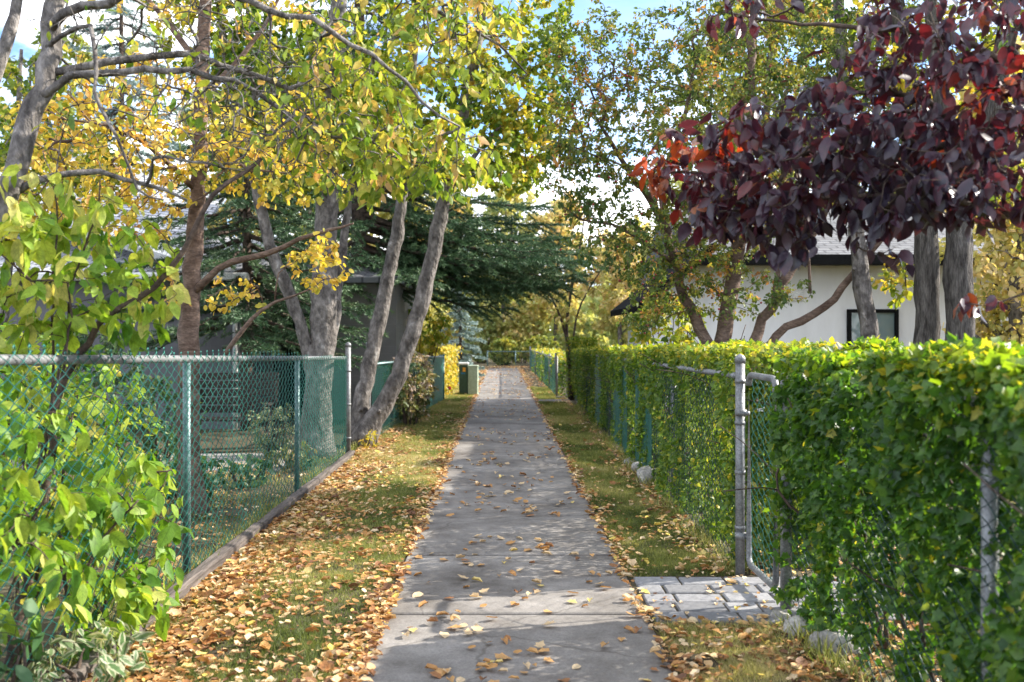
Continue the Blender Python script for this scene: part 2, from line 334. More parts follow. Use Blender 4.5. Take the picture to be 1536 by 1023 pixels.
def grow(wood, limbs, targets, step=.14, tip=.0022, sag=.12, jit=.25, expo=.43, sides=5, rough=.05, minseg=2, maxlen=9.):
    """limbs: list of (pts, r0, r1) hand-shaped; targets (n,3). Adds wood to buffer; returns twigs [(pts, depth)]"""
    cap = 60000
    pos = np.zeros((cap, 3)); par = np.full(cap, -1); rad = np.zeros(cap); tan = np.zeros((cap, 3)); n = 0
    for (pts, r0, r1) in limbs:
        P = resample(pts, step); k = len(P); P = P.copy()
        P[1:-1] += N(.012*jit*4, (k-2, 3))*np.linspace(r0, r1, k)[1:-1, None]/max(r0, .05)*.8
        if r0 < .05 and k > 6:
            wv = np.cumsum(N(.010*jit*2, (k, 3)), 0); wv -= np.linspace(0, 1, k)[:, None]*wv[-1]; P = P+wv
        rr = np.linspace(1, 0, k)**.8*(r0-r1)+r1
        if P[0][2] < .05: rr[:5] *= np.array([1.75, 1.42, 1.22, 1.1, 1.04])[:len(rr[:5])]
        if r0 > .05:
            rr = rr*(1+.10*(vnoise(P[:, 2]*1.0, P[:, 0]+P[:, 1], .35)-.5)+.08*(vnoise(P[:, 2], P[:, 1], .12)-.5))
        wood.tube(P, rr, 14 if r0 > .05 else 8, rough=rough*.9)
        if r0 > .08:
            for kk in RNG.integers(3, k-1, 5):       # knots and snapped stubs
                a_ = U(0, 6.283); dv_ = np.array([math.cos(a_), math.sin(a_), .35]); q_ = P[kk]; rk = rr[kk]
                wood.tube([q_+dv_*rk*.6, q_+dv_*rk*1.02, q_+dv_*rk*1.25], [rk*.38, rk*.24, rk*.16], 7, rough=.12)
        pos[n:n+k] = P; rad[n:n+k] = rr; tan[n:n+k] = nrm(np.gradient(P, axis=0)); n += k
    n0 = n
    D = np.full(len(targets), 1e9)
    for i in range(0, len(targets), 400):
        D[i:i+400] = np.linalg.norm(targets[i:i+400, None, :]-pos[None, :n, :], axis=2).min(1)
    order = np.argsort(D); tw = []
    for ti in order:
        p = targets[ti]
        v = p-pos[:n]; d = np.sqrt((v*v).sum(1)); cost = d*(1.25-.25*(v*tan[:n]).sum(1)/np.maximum(d, .01))
        i = int(np.argmin(cost)); L = d[i]
        if L < .06 or L > maxlen: continue
        k = max(minseg+1, int(L/step)+1); t = np.linspace(0, 1, k+1)[:, None]
        a = pos[i]; b = a+(tan[i]*.6+nrm(v[i])*.5)*L*.35; c = p-nrm(v[i])*L*.25+np.array([0, 0, sag*L]); 
        Q = a*(1-t)**3+3*b*t*(1-t)**2+3*c*t*t*(1-t)+p*t**3
        Q[1:] += N(.05*jit*L/max(k, 3)*1.2, (k, 3))
        if n+k >= cap: break
        pos[n:n+k] = Q[1:]; par[n] = i; par[n+1:n+k] = np.arange(n, n+k-1); tan[n:n+k] = nrm(np.gradient(Q, axis=0))[1:]
        tw.append((n, k, i)); n += k
    cnt = np.zeros(n); 
    for (s, k, i) in tw: cnt[s+k-1] += 1
    for j in range(n-1, n0-1, -1):
        if par[j] >= 0: cnt[par[j]] += cnt[j]
    rad[n0:n] = tip*np.maximum(cnt[n0:], 1)**expo
    out = []
    for (s, k, i) in tw:
        Q = np.vstack([pos[i], pos[s:s+k]]); r = rad[s:s+k]; r0 = min(r[0]*1.05, rad[i])
        rr = np.concatenate([[r0], r]); rr[-1] *= .6
        wood.tube(Q, rr, sides if rr[0] > .008 else 3, cap=False)
        out.append(Q)
    return out

def twig_leaves(mb, twigs, kind, size, per=9, frac=.75, aspect=.55, droop=.5, spread=.9, tintf=None, curl=.15, up=.7, jitter=.02, sizevar=.25, clump=.25, mult=None):
    A = []; Dv = []; Tn = []
    for Q in twigs:
        k = len(Q)-1; m = RNG.poisson(per if mult is None else per*mult(Q[-1]))
        if m == 0: continue
        u = 1-RNG.random(m)**1.3*frac
        f = u*k; i = np.minimum(f.astype(int), k-1); w = (f-i)[:, None]
        p = Q[i]*(1-w)+Q[i+1]*w; d = nrm(Q[i+1]-Q[i])
        A.append(p); Dv.append(d); Tn.append(np.full(m, N(clump)))
    if not A: return
    p = np.vstack(A); d = np.vstack(Dv); tw = np.concatenate(Tn); n = len(p)
    side = nrm(RNG.normal(size=(n, 3)))
    ld = nrm(d*.5+side*spread+np.array([0, 0, -droop]))
    nv = nrm(np.array([0, 0, up])+RNG.normal(size=(n, 3))*.5)
    s = size*np.clip(1+N(sizevar, n), .4, 1.7)
    t = (tintf(p) if tintf is not None else .5)+tw+N(.13, n)
    mb.leaves(kind, p+N(jitter, (n, 3)), ld, nv, s, s*aspect*U(.85, 1.15, n), np.clip(t, 0, 1), curl*U(-.3, 1.6, n))

def make_tree(name, label, cat, limbs, blobs, bark, leaf, group=None, grow_kw={}, fruit=None, cname='crown'):
    base = limbs[0][0][0]; root = thing(name, label, cat, (base[0], base[1], 0), group)
    w = MB(); tg = np.vstack([ellip(c, r, n, h) for (c, r, n, h) in blobs])
    tw = grow(w, limbs, tg, **grow_kw); w.build('trunk', bark, root)
    c = MB(); twig_leaves(c, tw, **leaf[1]); c.build(cname, leaf[0], root)
    if fruit:
        b = MB(); n = fruit; idx = RNG.integers(0, len(tw), n)
        P = np.array([tw[i][-1] for i in idx])+N(.05, (n, 3))-np.array([0, 0, .05])
        idv = np.argsort(P[:, 1]-.3*P[:, 2]); near = P[idv[:100]]; P = P[idv[100:]]
        sphere_many(b, P, .012*U(.7, 1.3, len(P))); tag(b.build('fruit', M['berry'], root), kind='stuff')
        b1 = MB(); sphere_many(b1, [np.array(root.location)], [.013]); b0 = b1.build('berry', M['berry'], root)
        for i, q in enumerate(near):
            o = b0
            if i: o = b0.copy(); COL.objects.link(o); o.parent = root
            o.location = q-np.array(root.location)
    return root
def sphere_many(mb, P, r):
    th = np.arange(6)*math.pi/3; V = [[0, 0, 1]]+[[math.cos(a)*.87, math.sin(a)*.87, z] for z in (.5, -.5) for a in th]+[[0, 0, -1]]
    V = np.array(V); f3 = [[0, 1+i, 1+(i+1) % 6] for i in range(6)]+[[13, 7+(i+1) % 6, 7+i] for i in range(6)]
    f4 = [[1+i, 7+i, 7+(i+1) % 6, 1+(i+1) % 6] for i in range(6)]
    n = len(P); off = np.arange(n)[:, None, None]*14
    mb.add((np.asarray(P)[:, None, :]+V[None]*np.asarray(r)[:, None, None]).reshape(-1, 3), [(np.array(f3)[None]+off).reshape(-1, 3), (np.array(f4)[None]+off).reshape(-1, 4)], [np.repeat(RNG.random(n), 12), np.repeat(RNG.random(n), 6)])

def spruce(name, label, base, h, r, mat, n_bough=90, z0=.6, needle=.055, nw=.012, dens=55, group=None, extra=None, droopk=.35, lat=.30, trunk_r=.16, keep=None, wild=0.):
    x, y = base; root = thing(name, label, 'spruce tree', (x, y, 0), group); w = MB(); c = MB()
    P = np.array([[x, y, z] for z in np.linspace(0, h, 14)]); w.tube(P, np.linspace(trunk_r, .01, 14), 9, rough=.04)
    B = []
    for i in range(n_bough):
        z = z0+(h-z0)*(i/n_bough)**1.05; az = i*2.399+N(.2); L = r*(1-(z-z0)/(h-z0))**.85*U(.75, 1.12)+.12
        B.append((z, az, L))
    if extra: B += extra
    pos = []; dirs = []; tt = []
    for (z, az, L) in B:
        if keep and not keep(z, az, L): continue
        k = max(5, int(L/.22)); t = np.linspace(0, 1, k+1); hd = np.array([math.cos(az), math.sin(az), 0]); sd = np.array([-hd[1], hd[0], 0])
        drop = droopk*L
        Q = np.array([x, y, z])+hd*(t*L)[:, None]+np.array([0, 0, 1])*(-drop*t**1.1+drop*.45*t**3)[:, None]
        Q[1:] += N(.02, (k, 3)); Q[1:] += np.cumsum(N(.05*wild, (k, 3)), 0); w.tube(Q, np.linspace(.02+.012*L, .004, k+1), 5, cap=False)
        bt = N(.15)
        for s in np.arange(.12, 1.0, .16/L if L > .4 else .3):
            f = s*k; i = min(int(f), k-1); p = Q[i]+(Q[i+1]-Q[i])*(f-i)
            for sg in (-1, 1):
                ll = lat*L*(1-s*.75)*U(.6, 1.25)**1+.06; ll = min(ll, .75)
                dv = nrm(hd*.75+sd*sg*U(.5, 1.)+np.array([0, 0, U(-.55, .05+wild*.8)])); m = max(2, int(ll/.08))
                tq = np.linspace(0, 1, m+1)[:, None]; TQ = p+dv*ll*tq+np.array([0, 0, -.10*ll])*tq**2
                if L > 1.0: w.tube(TQ, np.linspace(.006, .002, m+1), 3, cap=False)
                nn = max(3, int(dens*ll)); u = RNG.random(nn)[:, None]
                pos.append(p+dv*ll*u+np.array([0, 0, -.10*ll])*u**2); dirs.append(nrm(dv*.9+RNG.normal(size=(nn, 3))*.55)); tt.append(np.clip(.35+bt+.35*u[:, 0]+N(.12, nn), 0, 1))
        nn = int(dens*1.1*L); u = RNG.random(nn); f = u*k; i = np.minimum(f.astype(int), k-1); pos.append(Q[i]+(Q[i+1]-Q[i])*(f-i)[:, None]); dirs.append(nrm(hd+RNG.normal(size=(nn, 3))*.7)); tt.append(np.clip(.3+bt+.3*u+N(.1, nn), 0, 1))
    pos = np.vstack(pos); dirs = np.vstack(dirs); n = len(pos)
    c.leaves('needle', pos, dirs, RNG.normal(size=(n, 3)), needle*U(.7, 1.3, n), nw*U(.7, 1.3, n), np.concatenate(tt))
    w.build('trunk', M['bark_dark'], root); c.build('crown', mat, root); return root

def chain_link(mb, p0, p1, z0, z1a, z1b, pitch=.07, r=.003, sides=3, loops=0.):
    """zigzag wires between two ground points; top height runs from z1a to z1b"""
    p0 = np.array(p0, float); p1 = np.array(p1, float); L = np.linalg.norm(p1-p0); u = (p1-p0)/L; nrmv = np.array([-u[1], u[0]])
    for i in range(int(L/pitch)):
        s = (i+.5)*pitch; zt = z1a+(z1b-z1a)*s/L; k = int((zt-z0)/(pitch/2))
        j = np.arange(k+1); sg = np.where((j+i) % 2 == 0, -.5, .5); z = z0+j*pitch/2
        ss = s+sg*pitch*1.02; off = np.where(j % 2 == 0, -.0035, .0035)+.006*np.sin(s*1.3+z*2)+.006*np.sin(s*.37)
        P = np.stack([p0[0]+u[0]*ss+nrmv[0]*off, p0[1]+u[1]*ss+nrmv[1]*off, z], 1); mb.tube(P, r, sides, cap=False)
        if s < loops:
            th = np.linspace(-.5, 1.5, 9)*math.pi; q = P[-1]; lr = .017
            loop = np.stack([q[0]+u[0]*np.cos(th)*lr*.6, q[1]+u[1]*np.cos(th)*lr*.6, q[2]+lr+np.sin(th)*lr], 1); mb.tube(loop, r*1.15, 4, cap=False)
def pipe(mb, a, b, r, sides=12): mb.tube(np.array([a, b], float), r, sides)
def post_cap(mb, x, y, z, r):
    P = np.array([[x, y, z-.03], [x, y, z+.005], [x, y, z+.02], [x, y, z+.032]]); mb.tube(P, [r*1.15, r*1.15, r*.85, r*.2], 12)

# ================================================================ camera, light, sky
cam = bpy.data.cameras.new('camera'); co = bpy.data.objects.new('camera', cam); COL.objects.link(co); scene.camera = co
co.location = (0, 0, H); co.rotation_euler = (R(90), 0, 0)
cam.sensor_width = 36; cam.lens = 36*F/1536; cam.shift_x = (768-CXP)/1536; cam.shift_y = -(511.5-CYP)/1536; cam.clip_end = 2000; cam.clip_start = .05
cam.dof.use_dof = True; cam.dof.focus_distance = 8.0; cam.dof.aperture_fstop = 2.6
AZ, EL = R(74), R(33)
sd = np.array([math.sin(AZ)*math.cos(EL), math.cos(AZ)*math.cos(EL), math.sin(EL)])
sl = bpy.data.lights.new('sun', 'SUN'); sl.energy = 4.6; sl.angle = R(.55); sl.color = (1, .93, .82)
so = bpy.data.objects.new('sun', sl); COL.objects.link(so); so.location = (20, 8, 20)
from mathutils import Vector
so.rotation_euler = Vector(sd).to_track_quat('Z', 'Y').to_euler()
wd = bpy.data.worlds.new('World'); scene.world = wd; wd.use_nodes = True; nt = wd.node_tree; nt.nodes.clear()
wo = nt.nodes.new('ShaderNodeOutputWorld'); bg = nt.nodes.new('ShaderNodeBackground'); bg.inputs[1].default_value = .15
sky = nt.nodes.new('ShaderNodeTexSky'); sky.sky_type = 'NISHITA'; sky.sun_disc = False; sky.sun_elevation = EL; sky.sun_rotation = AZ; sky.altitude = 1200; sky.air_density = .85; sky.dust_density = .25; sky.ozone_density = 4.0
tc = nt.nodes.new('ShaderNodeTexCoord'); mp = nt.nodes.new('ShaderNodeMapping'); mp.inputs['Scale'].default_value = (1, 1, 2.6); nt.links.new(tc.outputs['Generated'], mp.inputs[0])
mp.inputs['Location'].default_value = (.15, .3, .42)
nz = nt.nodes.new('ShaderNodeTexNoise'); nz.inputs['Scale'].default_value = 3.2; nz.inputs['Detail'].default_value = 8; nz.inputs['Roughness'].default_value = .58; nt.links.new(mp.outputs[0], nz.inputs['Vector'])
cf = nt.nodes.new('ShaderNodeMapRange'); cf.inputs[1].default_value = .42; cf.inputs[2].default_value = .60; nt.links.new(nz.outputs[0], cf.inputs[0])
dn = nt.nodes.new('ShaderNodeVectorMath'); dn.operation = 'DISTANCE'; nt.links.new(tc.outputs['Generated'], dn.inputs[0]); dn.inputs[1].default_value = (.10, .90, .42)
cm = nt.nodes.new('ShaderNodeMapRange'); cm.inputs[1].default_value = .16; cm.inputs[2].default_value = .34; cm.inputs[3].default_value = .12; nt.links.new(dn.outputs['Value'], cm.inputs[0])
cx = nt.nodes.new('ShaderNodeMath'); cx.operation = 'MULTIPLY'; nt.links.new(cf.outputs[0], cx.inputs[0]); nt.links.new(cm.outputs[0], cx.inputs[1])
mx = nt.nodes.new('ShaderNodeMix'); mx.data_type = 'RGBA'; nt.links.new(cx.outputs[0], mx.inputs[0]); nt.links.new(sky.outputs[0], mx.inputs[6]); mx.inputs[7].default_value = (9.0, 9.0, 9.2, 1)
nt.links.new(mx.outputs[2], bg.inputs[0]); nt.links.new(bg.outputs[0], wo.inputs[0])
scene.view_settings.view_transform = 'Standard'; scene.view_settings.look = 'None'; scene.view_settings.exposure = 1.42; scene.view_settings.gamma = 1
cy = scene.cycles; cy.max_bounces = 7; cy.diffuse_bounces = 4; cy.glossy_bounces = 2; cy.transmission_bounces = 5; cy.transparent_max_bounces = 8
cy.caustics_reflective = False; cy.caustics_refractive = False; cy.sample_clamp_indirect = 6; cy.use_denoising = True; cy.use_adaptive_sampling = True; cy.adaptive_threshold = .015
try: cy.denoiser = 'OPENIMAGEDENOISE'
except Exception: pass

PL, PR = -.69, .84           # path edges
XF, XR = -2.05, 1.68         # fence lines
def ftop(Y): return 1.54-(Y-4.1)*.0237
def rtop(Y): return 1.40-(Y-3.5)*.006

# ================================================================ ground, path
def gz(x, y):
    b = (vnoise(x, y, .45)-.5)*.022+(vnoise(x+9, y, 1.7)-.5)*.03
    edge = np.clip(np.minimum(np.abs(x-PL), np.abs(x-PR))/.3, 0, 1); inside = (x > PL) & (x < PR)
    b = b*edge+.012; b = np.where(inside, -.03, b)
    fade = np.clip((60-y)/20, 0, 1)
    return b*fade
gx = np.unique(np.concatenate([np.linspace(-400, -12, 14), np.arange(-12, -3, .5), np.arange(-3, 3.01, .08), [PL-.01, PL+.01, PR-.01, PR+.01], np.arange(3.5, 12, .5), np.linspace(12, 400, 14)]))
gy = np.unique(np.concatenate([np.linspace(-60, 1, 10), np.arange(1, 12, .1), np.arange(12, 30, .3), np.arange(30, 60, 1.), np.linspace(60, 900, 16)]))
GX, GY = np.meshgrid(gx, gy, indexing='ij'); g = MB(); GZ = gz(GX, GY); GZ = np.where(GY > 47, np.where((GX > PL) & (GX < PR), 0.0, GZ), GZ); g.grid(GX, GY, GZ)
tag(g.build('ground', M['ground']), kind='structure')
p = MB(); y = -3.32
while y < 46:
    L = 1.52; t0 = N(.003); e0 = .012
    p.box(((PL+PR)/2, y+L/2, -.02+t0), (PR-PL, L-.026, .09), 0, .008, .5); y += L
tag(p.build('path', M['concrete'], smooth=False), kind='structure')
jb = MB(); jb.box(((PL+PR)/2, 21.3, -.03), (PR-PL-.02, 49.3, .06)); tag(jb.build('path_bed', M['ground'], smooth=False), kind='structure')
# paving by the gate
pv = MB(); pz = .022
rows = [(5.62, .20), (5.83, .20), (6.04, .20), (6.25, .20), (6.46, .20)]
for ri, (y0, dy) in enumerate(rows):
    x = PR+.03
    if ri % 2: pv.box((x+.08, y0+dy/2, pz-.03), (.15, dy-.012, .08), 0, .008, RNG.random()); x += .165
    while x < 2.3:
        w = .30 if RNG.random() < .6 else .2
        pv.box((x+w/2, y0+dy/2, pz-.03+N(.0025)), (w-.014, dy-.014, .08), 0, .008, RNG.random()); x += w
tag(pv.build('paved_path', M['paver'], smooth=False), kind='structure')
sp = MB(); sp.box((1.27, 24.1, .0), (.8, .8, .07), 0, .01); tag(sp.build('concrete_landing_path', M['concrete'], smooth=False), kind='structure')
yg = MB(); yg.box((-6.2, 12.7, .0), (7.2, 1.7, .05), 0, .01); tag(yg.build('garden_path', M['gravel'], smooth=False), kind='structure')

# ================================================================ grass and litter
def gh(x, y): return gz(np.asarray(x), np.asarray(y))
def grass(name, xs, ys, n, hgt, wdt, mask=None):
    x = U(*xs, n); y = ys[0]+(ys[1]-ys[0])*RNG.random(n)**1.7
    den = vnoise(x, y, .5)*.6+vnoise(x+3, y+7, .16)*.4
    keep = (den > (.40 if mask is None else mask(x, y))) & ~((x > PR) & (x < 2.32) & (y > 5.6) & (y < 6.7)) & ~((x > .86) & (x < 1.68) & (y > 23.68) & (y < 24.52)); x, y = x[keep], y[keep]; n = len(x)
    sc = 1+np.clip(y-7, 0, 40)*.06
    b = MB(); d = nrm(np.stack([N(.55, n), N(.55, n), np.ones(n)], 1)); pos = np.stack([x, y, gh(x, y)-.006], 1)
    b.leaves('needle', pos, d, RNG.normal(size=(n, 3))*[1, 1, .1], hgt*U(.5, 1.4, n)*(.55+1.0*vnoise(x+8, y+2, .33))*sc**.5, wdt*sc*U(.7, 1.3, n), np.clip(.45+1.0*(vnoise(x, y, .8)-.5)+.5*(vnoise(x+4, y, .2)-.5)+N(.17, n), 0, 1))
    return tag(b.build(name, M['grass']), kind='stuff')
def lawnmask_left(x, y): return np.where(x < -1.6, .42, .02+.25*vnoise(x*1.3, y, .7))
def lawnmask_right(x, y): return np.where(x > 1.5, .55, .04+.25*vnoise(x*1.3, y, .7))
grass('lawn_grass', (-1.98, PL-.02), (3.6, 30), 210000, .042, .0046, lawnmask_left)
grass('lawn_grass', (PR+.02, 1.62), (3.6, 30), 180000, .038, .0046, lawnmask_right)
grass('yard_grass', (-8.5, -2.1), (4.5, 14), 60000, .06, .007, lambda x, y: .48+0*x)
grass('yard_grass', (1.9, 9), (4.0, 16), 50000, .06, .008, lambda x, y: .5+0*x)

def tufts(n, x0, sd_, ys):
    x = x0+N(sd_, n); y = ys[0]+(ys[1]-ys[0])*RNG.random(n)**1.5; k = (vnoise(x, y, .35) > .42) & ~((x > PR) & (y > 5.55) & (y < 6.72)); x, y = x[k], y[k]; n = len(x)
    b = MB(); d = nrm(np.stack([N(.45, n), N(.45, n), np.ones(n)], 1)); b.leaves('small', np.stack([x, y, gh(x, y)-.01], 1), d, RNG.normal(size=(n, 3))*[1, 1, .1], U(.05, .17, n), .007*U(.7, 1.4, n), np.clip(.45+N(.25, n), 0, 1), U(0, .5, n))
    return tag(b.build('rough_grass', M['grass']), kind='stuff')
tufts(4200, XF-.03, .035, (3.6, 15)); tufts(5200, 1.60, .06, (3.8, 22))
def litter(n_):
    P = []
    def add(x, y): P.append(np.stack([x, y], 1))
    def yy(n, a=4.0, b=46, k=2.0): return a+(b-a)*RNG.random(n)**k
    n = 17000; x = -2.0+np.abs(N(.36, n)); y = yy(n, 3.8, 30, 1.5); k = (x < PL-.02); add(x[k], y[k])                   # by the left edging
    n = 4600; x = U(-2.0, PL-.02, n); y = yy(n, 3.8, 46, 1.6); k = vnoise(x, y, .5) > .46; add(x[k], y[k])            # across the left verge
    n = 6500; y = yy(n, 3.8, 46, 1.6); x = PL+.05-np.abs(N(.06+.16*vnoise(y*0, y, .5), n)); k = vnoise(x*0, y, .6) > .15; add(x[k], y[k])      # drift at the path's left edge
    n = 2600; x = PR-.04+np.abs(N(.10, n)); y = yy(n, 3.8, 46, 1.5); add(x, y)
    n = 4000; x = 1.62-np.abs(N(.17, n)); y = yy(n, 3.8, 46, 1.4); k = x > PR; add(x[k], y[k])                        # under the hedge
    n = 900; x = U(PR, 1.62, n); y = yy(n, 3.8, 46, 1.5); add(x, y)
    n = 1100; x = U(PR+.02, 2.6, n); y = U(4.2, 5.7, n); k = vnoise(x, y, .4) > .33; add(x[k], y[k])                    # near right corner
    n = 2600; x = U(1.7, 3.6, n); y = U(3.2, 7.5, n); add(x, y)
    n = 1200; x = U(-3.8, -2.0, n); y = U(6, 13, n); k = vnoise(x, y, .6) > .45; add(x[k], y[k])
    n = 900; x = U(PL, PR, n); y = 15+31*RNG.random(n)**1.3; k = vnoise(x, y, 1.5) > .35; add(x[k], y[k])              # far path
    n = 1800; x = U(-4, 5, n); y = U(46.2, 49.5, n); add(x, y)
    return np.vstack(P)
LP = litter(1); n = len(LP); x, y = LP[:, 0], LP[:, 1]
onpath = (x > PL-.01) & (x < PR+.01)
inpave = (x > PR) & (x < 2.3) & (y > 5.62) & (y < 6.66)
kp = ~(inpave & (RNG.random(n) < .70)); LP = LP[kp]; x, y = LP[:, 0], LP[:, 1]; n = len(x); onpath = onpath[kp]; inpave = inpave[kp]
z = np.where(onpath, .032, np.where(inpave, .03, gh(x, y)+.012))+U(0, .016, n)
far = 1+np.clip(y-12, 0, 35)*.018
az = U(0, 6.283, n); d = np.stack([np.cos(az), np.sin(az), N(.12, n)], 1); tl = np.abs(N(.30, n)); nv = nrm(np.stack([N(1, n)*tl, N(1, n)*tl, np.ones(n)], 1))
s = .043*np.clip(1+N(.42, n), .35, 2.1)*far; tint = np.clip(.49+.3*(vnoise(x, y, 1.2)-.5)+N(.29, n)-np.where(y > 13, .08, 0), 0, 1)
lb = MB(); near = y < 13
pick = RNG.random(n)
for kind, m in (('dry', near & (pick < .4)), ('round', near & (pick >= .4) & (pick < .7)), ('lobed', near & (pick >= .7) & (pick < .85)), ('mid', ~near | (pick >= .85))):
    lb.leaves(kind, np.stack([x, y, z], 1)[m], d[m], nv[m], s[m], s[m]*U(.5, .85, m.sum()), tint[m], U(-.35, .35, m.sum()))
tag(lb.build('leaf_litter', M['litter']), kind='stuff')
# single leaves on the near path
protos = []
cols = [('pale tan dry leaf lying flat on the grey concrete path', .72), ('orange brown dry leaf lying on the grey concrete path', .42), ('dark brown curled leaf lying on the grey concrete path', .12), ('bright yellow leaf lying on the grey concrete path', .97)]
for ci, (lab, t) in enumerate(cols):
    for q in range(4):
        b = MB(); L = .056; b.leaves(('dry', 'round', 'lobed', 'dry')[q], [[-L/2, 0, .006]], [[1, 0, .05]], [[N(.15), N(.15), 1]], L, L*U(.5, .85), np.clip(t+N(.05), 0, 1), U(-.3, .35))
        o = b.build('fallen_leaf', M['litter']); tag(o, lab, 'leaf', 'fallen leaves on the concrete path'); protos.append([o, False])
cnt = 0
while cnt < 290:
    yv = 4.45+10.5*RNG.random()**1.35; xv = np.clip(N(.42)+.05, PL+.05, PR-.05) if RNG.random() < .6 else U(PL+.05, PR-.05)
    if vnoise(xv, yv, .7) < .36: continue
    ci = RNG.choice(4, p=[.27, .50, .16, .07]); pr = protos[ci*4+RNG.integers(4)]
    o = pr[0]
    if pr[1]: o = pr[0].copy(); COL.objects.link(o)
    pr[1] = True; o.location = (xv, yv, .0285); sc = U(.8, 1.6); o.scale = (sc, sc, sc); o.rotation_euler = (0, 0, U(0, 6.283)); cnt += 1

# ================================================================ left fence
fl = thing('chain_link_fence', 'long green chain link fence with looped top wires and pipe rail on the left verge', 'fence', (XF, 2.6, 0))
m = MB(); chain_link(m, (XF, 2.6), (XF, 13.3), .06, ftop(2.6)+.04, ftop(13.3)+.04, .07, .0032, 4, 7.5); m.build('wire_mesh', M['green_wire'], fl)
m = MB(); Y = np.linspace(2.6, 13.3, 12); m.tube(np.stack([np.full(12, XF-.035), Y, ftop(Y)], 1), .024, 14); m.build('top_rail', M['galv'], fl)
for Yp in (3.6, 6.66, 10.26):
    m = MB(); pipe(m, (XF-.045, Yp, -.1), (XF-.045, Yp, ftop(Yp)-.005), .027); m.build('post', M['green_rail'], fl)
for Yp in (13.38,):
    m = MB(); pipe(m, (XF+.0, Yp, -.1), (XF+.0, Yp, 1.5), .036); post_cap(m, XF, Yp, 1.5, .036)
    for zz in (.25, .7, 1.15): m.tube([[XF, Yp, zz-.012], [XF, Yp, zz+.012]], .042, 12)
    m.build('end_post', M['galv'], fl)
te = thing('timber_edging', 'weathered dark timber edging boards along the foot of the green chain link fence', 'edging', (-1.97, 3.3, 0))
for a, b_ in ((3.3, 5.75), (5.78, 8.2), (8.23, 10.7), (10.73, 13.3)):
    Yl = np.linspace(a, b_, 10); m = MB(); xo = -1.985+N(.008, 10).cumsum()*.4; zo = .045+N(.004, 10)
    rings = []
    prof = np.array([[-.035, -.11], [.035, -.11], [.04, .035], [.028, .05], [-.028, .052], [-.04, .038]])
    V = np.array([[xo[i]+px_*(1+N(.05)), Yl[i], zo[i]+pz_+N(.003)] for i in range(10) for px_, pz_ in prof]); k = 6
    i = np.arange(9)[:, None]*k; j = np.arange(k)[None]; j2 = (j+1) % k
    m.add(V, [np.stack([i+j, i+k+j, i+k+j2, i+j2], -1).reshape(-1, 4), [list(range(k))], [[9*k+q for q in range(k)][::-1]]]); m.build('board', M['timber'], te, smooth=False)

# gate post beyond the gap and the slatted fence
fg = thing('slatted_fence', 'dark green slatted chain link fence behind the pale flowering bush', 'fence', (-1.95, 15.0, 0))
m = MB(); chain_link(m, (-1.95, 15.1), (-1.62, 20.6), .05, 1.22, 1.15, .07, .004, 3); m.build('wire_mesh', M['green_wire'], fg)
for (xx, Yp, top) in ((-1.98, 14.9, 1.50), (-1.62, 20.6, 1.2), (-1.42, 24.4, 1.12)):
    m = MB(); pipe(m, (xx, Yp, -.1), (xx, Yp, top), .034); post_cap(m, xx, Yp, top, .034); m.build('post', M['galv'] if Yp < 16 else M['slat_green'], fg)
m = MB(); pipe(m, (-1.95, 15.0, 1.18), (-1.62, 20.6, 1.12), .022); pipe(m, (-1.62, 20.6, 1.15), (-1.42, 24.4, 1.08), .022); m.build('top_rail', M['green_rail'], fg)
m = MB()
for i in range(44):
    f = (i+.5)/44; xx = -1.62+.2*f; Yv = 20.6+3.8*f; m.box((xx, Yv, .58+N(.008)), (.012, .07, 1.1), -.05, .002, RNG.random())
m.build('privacy_slats', M['slat_green'], fg, smooth=False)
fv = thing('vine_fence', 'green fence panel smothered in bright yellow vine leaves behind the utility boxes', 'fence', (-1.5, 25, 0))
m = MB(); chain_link(m, (-1.5, 24.5), (-1.6, 31), .05, 1.15, 1.1, .08, .005, 3); m.build('wire_mesh', M['green_wire'], fv)
m = MB(); pipe(m, (-1.5, 24.5, 1.12), (-1.6, 31, 1.08), .022); m.build('top_rail', M['green_rail'], fv)
for Yp in (27.5, 31):
    m = MB(); pipe(m, (-1.56, Yp, -.1), (-1.56, Yp, 1.15), .03); m.build('post', M['galv'], fv)
n = 5200; Yv = U(24.3, 31, n); zz = U(.02, 1.28, n); xx = -1.52+N(.09, n); k = vnoise(Yv*1.0, zz, .4) > .3
m = MB(); n = k.sum(); m.leaves('mid', np.stack([xx, Yv, zz], 1)[k], nrm(RNG.normal(size=(n, 3))+[.3, 0, -.6]), nrm(RNG.normal(size=(n, 3))*.6+[.8, -.5, .5]), .085*U(.6, 1.3, n), .065, np.clip(.55+N(.25, n), 0, 1)); m.build('vine_leaves', M['vine'], fv)

# ================================================================ right fence + hedges
fr = thing('chain_link_fence', 'grey railed chain link fence wrapped by the dark green hedge next to the paving', 'fence', (XR, 2.2, 0))
m = MB(); chain_link(m, (XR, 2.2), (XR, 5.85), .08, rtop(2.2)+.02, rtop(5.85)+.02, .07, .003, 3); m.build('wire_mesh', M['dark_wire'], fr)
m = MB(); pipe(m, (XR+.03, 2.2, rtop(2.2)), (XR+.03, 5.9, rtop(5.9)), .026); m.build('top_rail', M['galv'], fr)
for Yp, rr, top in ((3.5, .03, rtop(3.5)), (5.9, .035, 1.42)):
    m = MB(); pipe(m, (XR+.03 if Yp < 5 else XR, Yp, -.1), (XR+.03 if Yp < 5 else XR, Yp, top), rr); m.build('post', M['galv'], fr)
gt = thing('chain_link_gate', 'grey pipe framed gate with rounded corners and green wire mesh beside the paving', 'gate', (1.66, 6.0, 0))
fm = MB(); rc = .07
